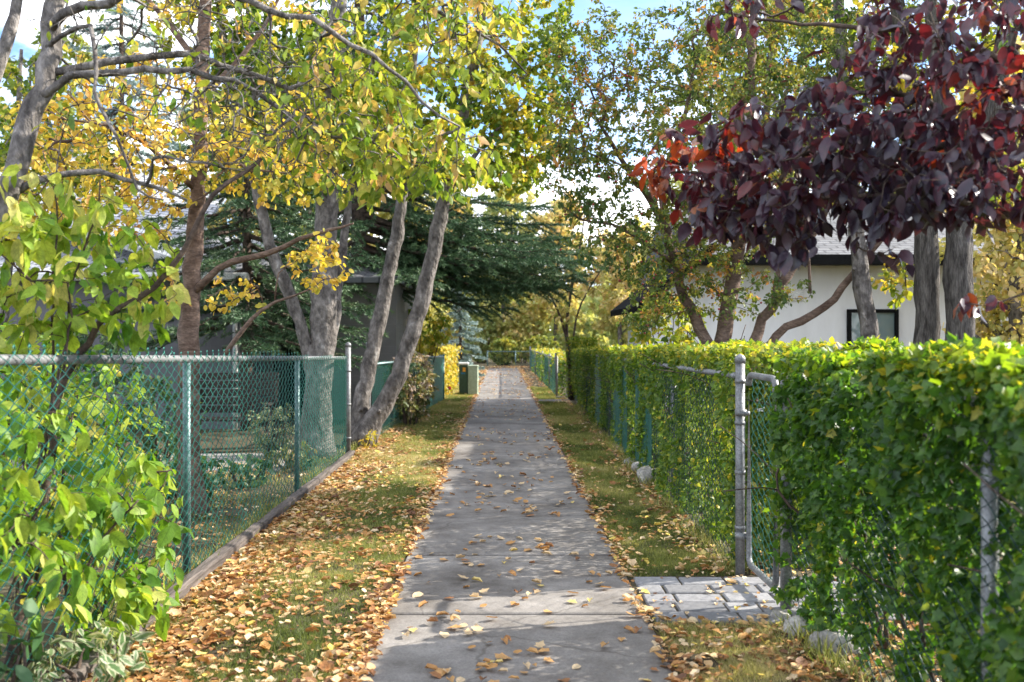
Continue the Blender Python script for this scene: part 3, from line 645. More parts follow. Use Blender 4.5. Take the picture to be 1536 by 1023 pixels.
def rrect(y0, y1, z0, z1, x, rc):
    P = []
    for (cy_, cz, a0) in ((y1-rc, z1-rc, 0), (y0+rc, z1-rc, 90), (y0+rc, z0+rc, 180), (y1-rc, z0+rc, 270)):
        for a in np.linspace(a0, a0+90, 5): P.append([x, cy_+rc*math.cos(R(a)), cz+rc*math.sin(R(a))])
    P.append(P[0]); return np.array(P)
fm.tube(rrect(5.99, 6.645, .12, 1.375, 1.645, rc), .021, 12); fm.build('gate_frame', M['galv'], gt)
m = MB(); chain_link(m, (1.645, 6.01), (1.645, 6.63), .13, 1.37, 1.37, .07, .0021, 4); m.build('wire_mesh', M['green_wire'], gt)
for zz in (.3, 1.12):
    m = MB(); m.tube([[1.645, 6.64, zz], [1.61, 6.68, zz]], .014, 8); m.tube([[1.6, 6.68, zz-.02], [1.6, 6.68, zz+.02]], .04, 12)
    m.build('hinge', M['galv'], gt)
m = MB(); m.box((1.66, 5.965, 1.0), (.03, .07, .03), 0, .004); m.tube([[1.66, 5.94, .94], [1.66, 5.94, 1.08]], .009, 8); m.build('latch', M['galv'], gt)
ff = thing('chain_link_fence', 'long green chain link fence clad by the clipped hedge beyond the gate', 'fence', (1.62, 6.7, 0))
m = MB(); pipe(m, (1.6, 6.7, -.1), (1.6, 6.7, 1.48), .032); post_cap(m, 1.6, 6.7, 1.48, .032)
for zz in (.35, .72, 1.05, 1.33): m.tube([[1.6, 6.7, zz-.012], [1.6, 6.7, zz+.012]], .037, 12)
m.build('gate_post', M['galv'], ff)
m = MB(); pipe(m, (1.62, 6.72, 1.36), (1.78, 24.4, 1.18), .022); m.build('top_rail', M['galv'], ff)
m = MB(); chain_link(m, (1.62, 6.75), (1.78, 24.4), .05, 1.36, 1.2, .07, .0032, 3); m.build('wire_mesh', M['dark_wire'], ff)
for Yp in (9.8, 12.9, 16, 19.1, 22.2, 24.4):
    xx = 1.62+.16*(Yp-6.7)/17.7; m = MB(); pipe(m, (xx+.04, Yp, -.1), (xx+.04, Yp, 1.35-.18*(Yp-6.7)/17.7), .028); m.build('post', M['galv'], ff)
for (a, b_) in ((10.9, 12.3), (13.2, 15.0), (17.0, 18.2)):
    m = MB(); k = int((b_-a)/.085)
    for i in range(k):
        Yv = a+(b_-a)*(i+.5)/k; xx = 1.60+.16*(Yv-6.7)/17.7; m.box((xx, Yv, .62+N(.02)), (.006, .06, 1.12+N(.03)), 0, 0, RNG.random())
    m.build('privacy_slats', M['slat_green'], ff, smooth=False)

def hedge(name, label, y0, y1, xa, xb, top, n_shell, n_in, kind, size, mat, bottom, group=None, stems=24, nz=.12, gapthr=.25, overhang=0., yellow=0., asp=.72):
    """clipped hedge between path face xa(y) and back face xb(y)"""
    root = thing(name, label, 'hedge', (xa((y0+y1)/2)+.2, (y0+y1)/2, 0), group)
    st = MB(); twl = []
    for i in range(stems):
        Yv = y0+(y1-y0)*(i+.5)/stems+N(.06); x0 = xa(Yv)+.36+N(.06)
        for q in range(3):
            tz = top(Yv)-U(.05, .4); P = np.array([[x0+N(.02), Yv+N(.02), -.02], [x0+N(.08), Yv+N(.1), .3*tz], [x0+N(.14), Yv+N(.18), .65*tz], [x0+N(.2), Yv+N(.28), tz]])
            Q = resample(P, .12); st.tube(Q, np.linspace(.014, .004, len(Q)), 6, rough=.08)
            for _ in range(5):
                a = Q[RNG.integers(len(Q)//4, len(Q))]; b_ = a+np.array([N(.25), N(.22), U(0, .3)]); st.tube(resample([a, (a+b_)/2+N(.03, 3), b_], .1), .0035, 4)
    st.build('stems', M['bark_dark'], root)
    lb = MB()
    def put(x, y, z, out, tb):
        n = len(x); gap = vnoise(y*1.0+z*.35, z, .22)*.6+vnoise(y+5, z+3, .09)*.4
        low = np.clip((bottom+.35-z)/.35, 0, 1)
        k = (gap > gapthr+low*.22) & (z > .04); 
        x, y, z, out = x[k], y[k], z[k], out[k]; n = len(x)
        d = nrm(RNG.normal(size=(n, 3))*.8+np.array([0, 0, -.45])+out*.5); nv = nrm(out*.9+np.array([0, 0, .5])+RNG.normal(size=(n, 3))*.55)
        s = size*np.clip(1+N(.28, n), .4, 1.7)
        tint = np.clip(tb+.22*(vnoise(y, z, .5)-.5)+N(.17, n)+yellow*np.clip((z-top(y)+.18)/.15, 0, 1)+np.where(RNG.random(n) < .05, .45, 0), 0, 1)  # yellow term paints sunlight into the tint of the top leaves
        lb.leaves(kind, np.stack([x, y, z], 1), d, nv, s, s*asp*U(.85, 1.15, n), tint, U(-.1, .35, n))
    w = .4
    n = n_shell; y = U(y0, y1, n); z = U(bottom-.25, 1.0, n)*1.0; z = bottom*.2+(top(y)-bottom*.2)*RNG.random(n)
    bul = (vnoise(y, z, .55)-.5)*2*nz+(vnoise(y, z+11, .17)-.5)*nz
    dep = np.abs(N(.05, n)); oh = overhang*np.clip((z-top(y)+.45)/.35, 0, 1)
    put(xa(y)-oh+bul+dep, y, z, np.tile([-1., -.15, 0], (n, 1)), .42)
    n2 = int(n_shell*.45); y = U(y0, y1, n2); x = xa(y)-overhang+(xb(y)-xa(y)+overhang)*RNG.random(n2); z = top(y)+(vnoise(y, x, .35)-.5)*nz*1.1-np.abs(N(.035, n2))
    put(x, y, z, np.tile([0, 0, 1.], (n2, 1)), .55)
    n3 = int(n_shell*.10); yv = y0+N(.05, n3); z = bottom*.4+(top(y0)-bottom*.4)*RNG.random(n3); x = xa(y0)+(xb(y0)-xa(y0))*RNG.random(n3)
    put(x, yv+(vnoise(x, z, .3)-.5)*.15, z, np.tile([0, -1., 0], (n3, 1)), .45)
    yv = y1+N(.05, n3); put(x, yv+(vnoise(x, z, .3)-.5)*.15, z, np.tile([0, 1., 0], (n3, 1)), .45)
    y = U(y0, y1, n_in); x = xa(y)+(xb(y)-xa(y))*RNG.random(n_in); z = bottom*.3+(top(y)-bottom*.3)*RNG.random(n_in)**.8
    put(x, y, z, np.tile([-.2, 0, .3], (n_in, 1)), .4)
    lb.build('foliage', mat, root); return root
hedge('hedge', 'dark green broad leaved hedge hanging over the grey railed fence next to the paving', 1.6, 5.84, lambda y: 1.69-.025*(5.8-y)+0*y, lambda y: 2.25+0*y, lambda y: 1.56-.006*(5.8-y), 31000, 9000, 'lobed', .042, M['hedge'], .30, stems=9, nz=.14, gapthr=.335, overhang=.06, yellow=.20)
hedge('hedge', 'long clipped small leaved hedge growing through the fence beyond the gate', 6.95, 24.6, lambda y: 1.605+.16*(y-6.7)/17.7, lambda y: 2.35+0*y, lambda y: 1.56-.0175*(y-6.7), 60000, 10000, 'mid', .042, M['hedge_small'], .12, stems=40, nz=.075, gapthr=.27, overhang=.02, yellow=.18)
# ================================================================ far right fence, gate, shrubs
f2 = thing('chain_link_fence', 'distant green chain link fence under a yellow green hedge near the end of the path', 'fence', (1.42, 25.6, 0))
m = MB(); chain_link(m, (1.42, 25.7), (1.30, 45), .05, 1.0, .92, .09, .0045, 3); m.build('wire_mesh', M['green_wire'], f2)
m = MB(); pipe(m, (1.42, 25.6, 1.0), (1.3, 45, .92), .022); m.build('top_rail', M['galv'], f2)
for Yp in (25.6, 29, 33.5, 39, 45):
    m = MB(); pipe(m, (1.42-.12*(Yp-25.6)/19.4, Yp, -.1), (1.42-.12*(Yp-25.6)/19.4, Yp, 1.06), .03); m.build('post', M['galv'], f2)
g2 = thing('chain_link_gate', 'narrow pale grey gate standing beyond the concrete landing', 'gate', (1.5, 24.9, 0))
m = MB(); zt = 1.16
m.tube([[1.36, 25.0, .06], [1.36, 25.0, zt], [1.64, 24.95, zt], [1.64, 24.95, .06], [1.36, 25.0, .06]], .026, 8); m.build('gate_frame', M['galv'], g2)
m = MB(); chain_link(m, (1.36, 25.0), (1.64, 24.95), .08, 1.12, 1.12, .07, .006, 3); m.build('wire_mesh', M['galv'], g2)
hedge('hedge', 'far clipped hedge with top leaves tinted sunlit yellow behind the distant green fence', 25.8, 45, lambda y: 1.46-.12*(y-25.6)/19.4, lambda y: 2.2+0*y, lambda y: 1.02-.004*(y-25), 5500, 1200, 'mid', .075, M['hedge_small'], .1, stems=14, nz=.06, gapthr=.22, yellow=.35)

# ================================================================ small things
def rock(label, c, s, seed):
    r_ = np.random.default_rng(seed); nu, nv_ = 20, 12; m = MB()
    th = np.linspace(0, 2*math.pi, nu, endpoint=False); ph = np.linspace(.02, math.pi-.02, nv_)
    T_, P_ = np.meshgrid(th, ph); Dn = np.stack([np.sin(P_)*np.cos(T_), np.sin(P_)*np.sin(T_), np.cos(P_)], -1)
    rr = np.ones(T_.shape)
    for _ in range(9):
        a = nrm(r_.normal(size=3)); k = r_.uniform(.55, .9); rr = np.minimum(rr, k/np.maximum((Dn*a).sum(-1), .2))
    V = Dn*rr[..., None]*np.array(s); i = np.arange(nv_-1)[:, None]*nu; j = np.arange(nu)[None]; j2 = (j+1) % nu
    m.add(V.reshape(-1, 3)+np.array(c), [np.stack([i+j, i+nu+j, i+nu+j2, i+j2], -1).reshape(-1, 4), [list(range(nu))[::-1]] and [list(range(nu))], [[(nv_-1)*nu+q for q in range(nu)][::-1]]])
    o = m.build('rock', M['stone']); tag(o, label, 'rock', 'stones along the foot of the hedge')
rock('large pale stone half buried among leaves under the overhanging hedge', (1.72, 5.12, .05), (.15, .13, .10), 1)
rock('brown rounded stone behind the large pale one under the hedge', (1.66, 5.42, .05), (.13, .11, .10), 2)
rock('small dark stone at the foot of the grey post by the paving', (1.60, 5.72, .03), (.06, .06, .05), 3)
rock('light grey stone with leaves around it at the foot of the long hedge', (1.60, 11.0, .09), (.16, .15, .13), 4)
rock('small grey stone tucked in the hedge base behind the light grey stone', (1.60, 11.7, .06), (.10, .12, .09), 5)
rock('flat whitish stone at the long hedge base furthest along', (1.64, 12.5, .05), (.12, .14, .07), 6)

def flat(name, col, rough=.5, spec=.4, metal=0):
    c = np.array(col); return surf(name, tuple(c*.85), tuple(c*1.12), 12., rough, .08, metal=metal, spec=spec, fine=60.)
M['ped_dark'] = flat('dark_green_enamel', (.035, .075, .045), .45); M['ped_light'] = flat('grey_green_enamel', (.36, .43, .31), .5)
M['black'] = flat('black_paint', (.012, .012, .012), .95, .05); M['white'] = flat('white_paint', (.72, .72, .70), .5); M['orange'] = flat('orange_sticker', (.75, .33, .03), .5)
M['blue'] = flat('blue_sticker', (.03, .16, .30), .5); M['red'] = flat('red_vinyl', (.55, .012, .025), .45)
u1 = thing('utility_pedestal', 'dark green utility pedestal with an orange sticker and pale lid', 'utility box', (-1.0, 26.6, 0))
m = MB(); m.box((-1.0, 26.6, .40), (.24, .24, .82), 0, .012); m.build('body', M['ped_dark'], u1, smooth=False)
m = MB(); m.box((-1.0, 26.6, .845), (.27, .27, .06), 0, .015); m.build('lid', M['white'], u1, smooth=False)
m = MB(); m.box((-.985, 26.478, .69), (.075, .004, .11)); m.build('warning_sticker', M['orange'], u1, smooth=False)
m = MB(); m.box((-1.01, 26.478, .59), (.11, .004, .04)); m.build('blue_sticker', M['blue'], u1, smooth=False)
m = MB(); m.box((-1.0, 26.476, .3), (.18, .006, .44), 0, .002); m.build('access_panel', M['ped_dark'], u1, smooth=False)
u2 = thing('utility_pedestal', 'pale grey green utility pedestal standing next to the path', 'utility box', (-.74, 26.45, 0))
m = MB(); m.box((-.74, 26.45, .38), (.25, .22, .78), R(-4), .012); m.build('body', M['ped_light'], u2, smooth=False)
m = MB(); m.box((-.74, 26.45, .785), (.275, .245, .04), R(-4), .012); m.build('lid', M['ped_light'], u2, smooth=False)
m = MB(); m.box((-.748, 26.336, .36), (.19, .006, .5), R(-4), .002); m.build('access_panel', M['ped_light'], u2, smooth=False)
fgp = thing('marker_flag', 'small red marker flag on a thin wire in the leaves beside the utility boxes', 'flag', (-1.33, 25.4, 0))
m = MB(); m.tube([[-1.33, 25.4, 0], [-1.335, 25.4, .22], [-1.32, 25.4, .36]], .004, 6); m.build('wire', M['galv'], fgp)
m = MB(); a = np.linspace(0, 1, 7); XX, ZZ = np.meshgrid(a, np.linspace(0, 1, 5), indexing='ij'); m.grid(-1.325+XX*.10-.05, 25.4+.018*np.sin(XX*5+ZZ), .34-ZZ*.16-XX*.05*(1-2*ZZ)); o = m.build('flag', M['red'], fgp); sm = o.modifiers.new('s', 'SOLIDIFY'); sm.thickness = .002

# garden bench seen through the fence
M['bench'] = surf('dark_bench_wood', (.018, .012, .010), (.05, .03, .024), 8., .6, .3, (1, 6, 6))
gb = thing('garden_bench', 'dark wooden bench standing in the yard behind the chain link fence', 'bench', (-3.75, 13.9, 0))
m = MB()
for k in range(4): m.box((-3.75, 13.72+.11*k, .46), (1.15, .09, .03), 0, .005, RNG.random())
m.build('seat', M['bench'], gb, smooth=False)
m = MB()
for k in range(5): m.box((-3.75, 14.14+.03*k, .58+.115*k), (1.15, .025, .10), 0, .005, RNG.random())
m.build('backrest', M['bench'], gb, smooth=False)
for sx in (-1, 1):
    for yy_, zt in ((13.74, .65), (14.12, .98)):
        m = MB(); m.box((-3.75+sx*.54, yy_, zt/2-.02), (.06, .06, zt), 0, .005); m.build('leg', M['bench'], gb, smooth=False)
    m = MB(); m.box((-3.75+sx*.54, 13.9, .67), (.07, .5, .035), 0, .006); m.build('armrest', M['bench'], gb, smooth=False)

# ================================================================ houses
def siding(name, c, pitch, rough=.6, vertical=False):
    m, nt, out = newmat(name); L = nt.links.new; tc = nd(nt, 'ShaderNodeTexCoord'); sp_ = nd(nt, 'ShaderNodeSeparateXYZ'); L(tc.outputs['Object'], sp_.inputs[0])
    dv = nd(nt, 'ShaderNodeMath', operation='DIVIDE'); L(sp_.outputs[0 if vertical else 2], dv.inputs[0]); dv.inputs[1].default_value = pitch
    fr = nd(nt, 'ShaderNodeMath', operation='FRACT'); L(dv.outputs[0], fr.inputs[0])
    nz = nd(nt, 'ShaderNodeTexNoise', Scale=3., Detail=6.); L(tc.outputs['Object'], nz.inputs['Vector'])
    col = ramp(nt, [(.3, tuple(np.array(c)*.82)), (.7, tuple(np.array(c)*1.12))], nz.outputs[0])
    p = nd(nt, 'ShaderNodeBsdfPrincipled'); p.inputs['Roughness'].default_value = rough; L(col, p.inputs['Base Color'])
    b = nd(nt, 'ShaderNodeBump'); b.inputs['Strength'].default_value = 1; b.inputs['Distance'].default_value = .02; L(fr.outputs[0], b.inputs['Height']); L(b.outputs[0], p.inputs['Normal']); L(p.outputs[0], out.inputs[0]); return m
def brickmat(name, c1, c2, mortar, scale, w, h, rot=False):
    m, nt, out = newmat(name); L = nt.links.new; tc = nd(nt, 'ShaderNodeTexCoord'); mp_ = nd(nt, 'ShaderNodeMapping'); L(tc.outputs['Object'], mp_.inputs[0])
    if rot: mp_.inputs['Rotation'].default_value = (R(90), 0, 0)
    b = nd(nt, 'ShaderNodeTexBrick', Scale=scale); b.inputs['Color1'].default_value = (*c1, 1); b.inputs['Color2'].default_value = (*c2, 1); b.inputs['Mortar'].default_value = (*mortar, 1); b.inputs['Brick Width'].default_value = w; b.inputs['Row Height'].default_value = h; b.inputs['Mortar Size'].default_value = .012
    L(mp_.outputs[0], b.inputs['Vector']); p = nd(nt, 'ShaderNodeBsdfPrincipled'); p.inputs['Roughness'].default_value = .85; L(b.outputs[0], p.inputs['Base Color'])
    bm_ = nd(nt, 'ShaderNodeBump'); bm_.inputs['Strength'].default_value = .6; bm_.inputs['Distance'].default_value = .01; bm_.invert = True; L(b.outputs['Fac'], bm_.inputs['Height']); L(bm_.outputs[0], p.inputs['Normal']); L(p.outputs[0], out.inputs[0]); return m
M['siding_grey'] = siding('grey_board_siding', (.125, .125, .135), .25, vertical=True); M['siding_tan'] = siding('weathered_lap_siding', (.17, .16, .15), .14)
M['stucco'] = surf('white_stucco', (.66, .655, .65), (.80, .80, .80), 1.3, .9, .15, (1, 1, .35), detail=8., dist=.003); M['brick_w'] = brickmat('white_brick', (.60, .60, .60), (.68, .68, .67), (.30, .30, .30), 1., .5, .2, True)
def shingle(k=1., name='asphalt_shingle'):
    m, nt, out = newmat(name); L = nt.links.new; tc = nd(nt, 'ShaderNodeTexCoord')
    b = nd(nt, 'ShaderNodeTexBrick', Scale=1.); b.inputs['Color1'].default_value = (.30*k, .31*k, .33*k, 1); b.inputs['Color2'].default_value = (.46*k, .47*k, .49*k, 1); b.inputs['Mortar'].default_value = (.05, .05, .055, 1); b.inputs['Brick Width'].default_value = .32; b.inputs['Row Height'].default_value = .17; b.inputs['Mortar Size'].default_value = .03; b.inputs['Mortar Smooth'].default_value = .6
    L(tc.outputs['Object'], b.inputs['Vector']); n2 = nd(nt, 'ShaderNodeTexNoise', Scale=40.); L(tc.outputs['Object'], n2.inputs['Vector'])
    mc = nd(nt, 'ShaderNodeMix', data_type='RGBA', blend_type='MULTIPLY'); mc.inputs[0].default_value = .6; L(b.outputs[0], mc.inputs[6]); L(n2.outputs['Color'], mc.inputs[7])
    p = nd(nt, 'ShaderNodeBsdfPrincipled'); p.inputs['Roughness'].default_value = .9; L(b.outputs[0], p.inputs['Base Color']); L(p.outputs[0], out.inputs[0]); return m
M['shingle'] = shingle(); M['shingle_dark'] = shingle(.36, 'dark_shingle')
def glassmat():
    m, nt, out = newmat('window_glass'); p = nd(nt, 'ShaderNodeBsdfPrincipled'); p.inputs['Base Color'].default_value = (.16, .22, .23, 1); p.inputs['Roughness'].default_value = .06; p.inputs['Specular IOR Level'].default_value = .8; nt.links.new(p.outputs[0], out.inputs[0]); return m
M['glass'] = glassmat()
def prism(mb, poly, a, b, axis=1, tint=.5):
    """extrude polygon given in the two other axes from a to b along axis"""
    k = len(poly); V = []
    for s in (a, b):
        for (u, v) in poly:
            p = [0, 0, 0]; o = [q for q in range(3) if q != axis]; p[axis] = s; p[o[0]] = u; p[o[1]] = v; V.append(p)
    mb.add(V, [[list(range(k))], [[k+q for q in range(k)][::-1]], [[q, k+q, k+(q+1) % k, (q+1) % k] for q in range(k)]], tint)

h1 = thing('house', 'grey sided house with pale shingle roof and white gutter behind the brown trunk', 'house', (-8, 18, 0))
m = MB(); m.box((-8.6, 19.5, 1.28), (8.2, 4.6, 2.56)); m.build('wall', M['siding_grey'], h1, smooth=False)
m = MB(); prism(m, [(16.75, 2.53), (16.75, 2.63), (22.0, 3.78), (22.0, 3.68)], -12.9, -4.25, 0); m.build('roof', M['shingle'], h1, smooth=False)
m = MB(); m.box((-8.58, 16.70, 2.6), (8.7, .1, .13), 0, .02); m.build('gutter', M['white'], h1, smooth=False)
m = MB(); a, b_ = at(-60, 280, 20.5), at(278, 390, 17.6); m.tube([a, b_], .16, 4); m.tube([a+[0, .3, .22], b_+[0, .3, .22]], .07, 8); m.build('upper_gutter', M['white'], h1, smooth=False)
m = MB(); V = np.array([a+[0, .1, .18], b_+[0, .1, .18], b_+[-.4, 4, 1.7], a+[0, 4, 1.7]]); m.add(np.vstack([V, V-[0, 0, .1]]), [[[0, 1, 2, 3], [7, 6, 5, 4], [0, 4, 5, 1], [1, 5, 6, 2], [2, 6, 7, 3], [3, 7, 4, 0]]]); m.build('upper_roof', M['shingle'], h1, smooth=False)

m = MB(); pipe(m, (-4.55, 17.1, 0), (-4.55, 17.1, 2.5), .045, 8); m.build('downpipe', M['white'], h1)
h2 = thing('garage', 'weathered lap sided garage with a black open doorway behind the grey trunks', 'garage', (-3.4, 20, 0))
m = MB()
m.box((-4.42, 19.1, 1.3), (.2, .2, 2.6)); m.box((-2.75, 19.1, 1.3), (1.5, .2, 2.6)); m.box((-3.91, 19.1, 2.27), (.82, .2, .66)); m.box((-4.42, 21.2, 1.3), (.2, 4.0, 2.6)); m.box((-2.1, 21.2, 1.3), (.2, 4.0, 2.6)); m.box((-3.26, 23.1, 1.3), (2.5, .2, 2.6)); m.build('wall', M['siding_tan'], h2, smooth=False)
m = MB(); prism(m, [(18.7, 2.6), (18.7, 2.7), (23.4, 3.6), (23.4, 2.6)], -4.8, -1.9, 0); m.build('roof', M['shingle_dark'], h2, smooth=False)
m = MB(); m.box((-4.29, 18.985, .98), (.07, .03, 1.96), 0, .004); m.box((-3.53, 18.985, .98), (.07, .03, 1.96), 0, .004); m.box((-3.91, 18.985, 1.985), (.83, .03, .07), 0, .004); m.build('door_frame', M['black'], h2, smooth=False)
m = MB(); m.box((-3.91, 20.2, 1.0), (1.0, .04, 2.0)); m.build('doorway_shade', M['black'], h2, smooth=False)  # black sheet inside the opening, stands in for the shade of the interior

h3 = thing('house', 'white stucco house with dark eaves and black framed window beyond the hedge', 'house', (6, 17, 0))
m = MB(); prism(m, [(2.48, -.05), (2.48, 2.06), (2.9, 2.42), (3.35, 2.8), (8.35, 2.8), (8.35, -.05)], 17.0, 19.6); 
m.build('wall', M['stucco'], h3, smooth=False)
m = MB(); m.box((10.0, 19.7, 1.38), (3.28, 5.46, 2.84)); m.build('brick_wall', M['brick_w'], h3, smooth=False)
m = MB(); prism(m, [(16.3, 2.80), (16.3, 2.92), (20.4, 4.2), (24.0, 2.92), (24.0, 2.8)], 3.3, 12.2, 0); m.build('roof', M['shingle_dark'], h3, smooth=False)
m = MB(); m.box((7.7, 16.27, 2.85), (9.06, .06, .17), 0, .008); m.build('fascia', M['black'], h3, smooth=False)
m = MB(); prism(m, [(2.16, 1.98), (2.16, 2.09), (3.5, 3.15), (3.5, 3.0)], 16.35, 19.8); m.build('side_roof', M['black'], h3, smooth=False)
m = MB(); m.box((3.05, 16.9, 1.38), (1.2, .2, .09), 0, .01); m.build('ledge', M['white'], h3, smooth=False)
wd_ = MB(); x0, x1, z0, z1 = 5.87, 6.73, .95, 2.06
for c_, s_ in (((x0+.03, 16.97, (z0+z1)/2), (.06, .10, z1-z0)), ((x1-.03, 16.97, (z0+z1)/2), (.06, .10, z1-z0)), (((x0+x1)/2, 16.97, z1-.03), (x1-x0-.122, .10, .06)), (((x0+x1)/2, 16.97, z0+.03), (x1-x0-.122, .10, .06))): wd_.box(c_, s_, 0, .006)
wf = wd_.build('window_frame', M['black'], h3, smooth=False)
g_ = MB(); g_.box(((x0+x1)/2, 16.99, (z0+z1)/2), (x1-x0-.1, .03, z1-z0-.1)); gp = g_.build('pane', M['glass'], None, smooth=False); gp.parent = wf; gp.location = [-6, -17, 0]
m = MB(); m.box((5.0, 16.97, 2.3), (.28, .05, .2), 0, .01)
for q in range(4): m.box((5.0, 16.94, 2.23+.045*q), (.22, .015, .02))
m.build('vent', M['white'], h3, smooth=False)
m = MB(); pipe(m, (8.38, 16.9, 0), (8.38, 16.9, 2.75), .05, 8); m.build('downpipe', M['black'], h3)

# ================================================================ trees, left
make_tree('arching_tree', 'grey leaning trunk with long bare twigs arching over the path with yellow green leaf tips', 'tree',
    [([(-2.85, 4.55, 0), (-2.75, 4.7, 1.2), at(-5, 345, 4.9), at(30, 215, 5.0), at(72, 70, 5.1), at(105, -90, 5.2), at(150, -330, 5.3)], .075, .03),
     ([at(70, 110, 5.1), at(150, 92, 5.15), at(270, 84, 5.3), at(400, 115, 5.5), at(520, 180, 5.7), at(640, 268, 5.9)], .022, .006),
     ([at(55, 150, 5.05), at(100, 110, 5.0), at(180, 100, 4.95), at(290, 95, 5), at(380, 130, 5.2), at(470, 190, 5.3), at(560, 215, 5.4)], .022, .005),
     ([at(80, 50, 5.1), at(170, 10, 5), at(330, -10, 4.9), at(480, 40, 5), at(590, 110, 5.1), at(690, 190, 5.2)], .026, .005),
     ([at(72, 70, 5.1), at(135, 48, 4.9), at(146, 120, 4.8), at(150, 165, 4.75), at(180, 215, 4.7), at(212, 290, 4.7), at(245, 300, 4.75)], .013, .004),
     ([at(15, 290, 4.95), at(80, 275, 5.0), at(150, 268, 5.1), at(220, 283, 5.2), at(280, 300, 5.2)], .02, .006),
     ([(-2.85, 4.6, 0), (-3.0, 4.9, 1.6), at(-40, 180, 5.4), at(25, 20, 5.5), at(60, -200, 5.6)], .06, .02),
     ([at(105, -90, 5.2), at(300, -120, 5.4), at(520, -60, 5.7), at(700, 30, 6.0), at(790, 110, 6.1)], .028, .005)],
    [(at(300, 80, 5.3), (.95, .7, .34), 520, .1), (at(460, 160, 5.5), (.6, .6, .30), 400, .1), (at(330, 200, 5.1), (.6, .5, .25), 150, .1), (at(600, 215, 5.6), (.42, .6, .25), 170, .2), (at(400, 190, 5.2), (.5, .5, .25), 320, .1), (at(540, 250, 5.5), (.4, .5, .25), 130, .1), (at(690, 250, 5.6), (.26, .5, .18), 60, .2), (at(300, -140, 5.2), (1.4, 1., .5), 110, .2), (at(700, 60, 5.9), (.42, .6, .35), 90, .2), (at(560, 20, 5.7), (.5, .6, .35), 85, .2), (at(740, -90, 6), (.5, .7, .35), 60, .2), (at(120, 240, 5), (.4, .4, .25), 25, .2)],
    M['bark_grey'], (M['arch'], dict(kind='big', size=.060, per=2.8, frac=.4, aspect=.52, droop=.8, mult=lambda q: .16+1.6*np.clip((q[0]/q[1]*1500+752-430)/140, 0, 1) if q[2] < 3.9 else .9, tintf=lambda p: .5+.35*(vnoise(p[:, 0], p[:, 2], .35)-.5), curl=.2)), grow_kw=dict(sag=.10, jit=.6, tip=.0026, expo=.36, step=.1))

make_tree('golden_tree', 'brown upright trunk behind the fence with golden yellow leaves', 'tree',
    [([(-2.79, 9, 0), at(283, 640, 9), at(288, 430, 9), at(298, 250, 9), at(304, 100, 9), at(312, -80, 9), at(322, -300, 9)], .10, .03),
     ([at(292, 440, 9), at(330, 400, 8.9), at(400, 378, 8.75), at(470, 350, 8.6), at(530, 335, 8.4)], .036, .008),
     ([at(297, 290, 9), at(240, 235, 8.7), at(170, 190, 8.4), at(100, 180, 8.2)], .028, .006), ([at(302, 150, 9), at(380, 60, 9.1), at(450, -60, 9.2)], .03, .008),
     ([at(300, 200, 9), at(360, 250, 8.7), at(430, 260, 8.5)], .022, .005), ([at(304, 100, 9), at(230, 10, 9), at(150, -80, 9)], .03, .008),
     ([at(340, 530, 8.2), at(375, 480, 8.2), at(412, 450, 8.2), at(470, 432, 8.2)], .022, .006), ([at(412, 450, 8.2), at(418, 410, 8.2), at(440, 395, 8.2)], .008, .003)],
    [(at(190, 200, 8.6), (1.05, .8, .75), 430, .1), (at(420, 230, 8.7), (.6, .7, .5), 200, .2), (at(140, 300, 8.3), (.8, .6, .5), 200, .1), (at(475, 395, 8.3), (.26, .3, .26), 50, .2), (at(330, -100, 9), (1.6, 1.1, .9), 330, .2), (at(350, 440, 8.2), (.3, .3, .14), 20, .2), (at(250, 440, 8.8), (.2, .2, .2), 14, .2)],
    M['bark_brown'], (M['gold'], dict(kind='round', size=.047, per=6.5, frac=.9, aspect=.78, droop=.7, tintf=lambda p: .62+.5*(vnoise(p[:, 0], p[:, 2]+p[:, 1], .5)-.5))), grow_kw=dict(sag=.08, jit=.35))

mt = dict(kind='round', size=.064, per=13, frac=1.0, aspect=.8, droop=.6, tintf=lambda p: .42+.7*(vnoise(p[:, 0]+p[:, 1]*.5, p[:, 2], .8)-.5))
make_tree('maple_tree', 'grey tree forking into several stems just behind the fence corner', 'tree',
    [([(-2.45, 13.2, 0), at(474, 640, 13.2), at(482, 530, 13.2), at(487, 420, 13.2), at(492, 300, 13.2), at(502, 100, 13.2), at(520, -150, 13.2), at(530, -350, 13.2)], .19, .05),
     ([at(476, 590, 13.2), at(455, 500, 13.15), at(430, 430, 13.1), at(405, 370, 13), at(380, 260, 12.8), at(345, 120, 12.6), at(320, -60, 12.4)], .09, .03),
     ([at(484, 560, 13.2), at(503, 480, 13.35), at(512, 400, 13.5), at(530, 250, 13.8), at(560, 60, 14)], .07, .025)],
    [(at(450, 120, 12.9), (1.1, 1.1, .9), 330, .2), (at(560, 180, 13.6), (.9, 1.1, .9), 280, .2), (at(330, 0, 12.6), (1.1, 1.1, 1.), 330, .2), (at(500, -200, 13.2), (2., 1.6, 1.2), 240, .2), (at(430, 260, 12.9), (.7, .6, .4), 80, .2)],
    M['bark_smooth'], (M['maple'], mt), group='grey stemmed trees at the fence corner')
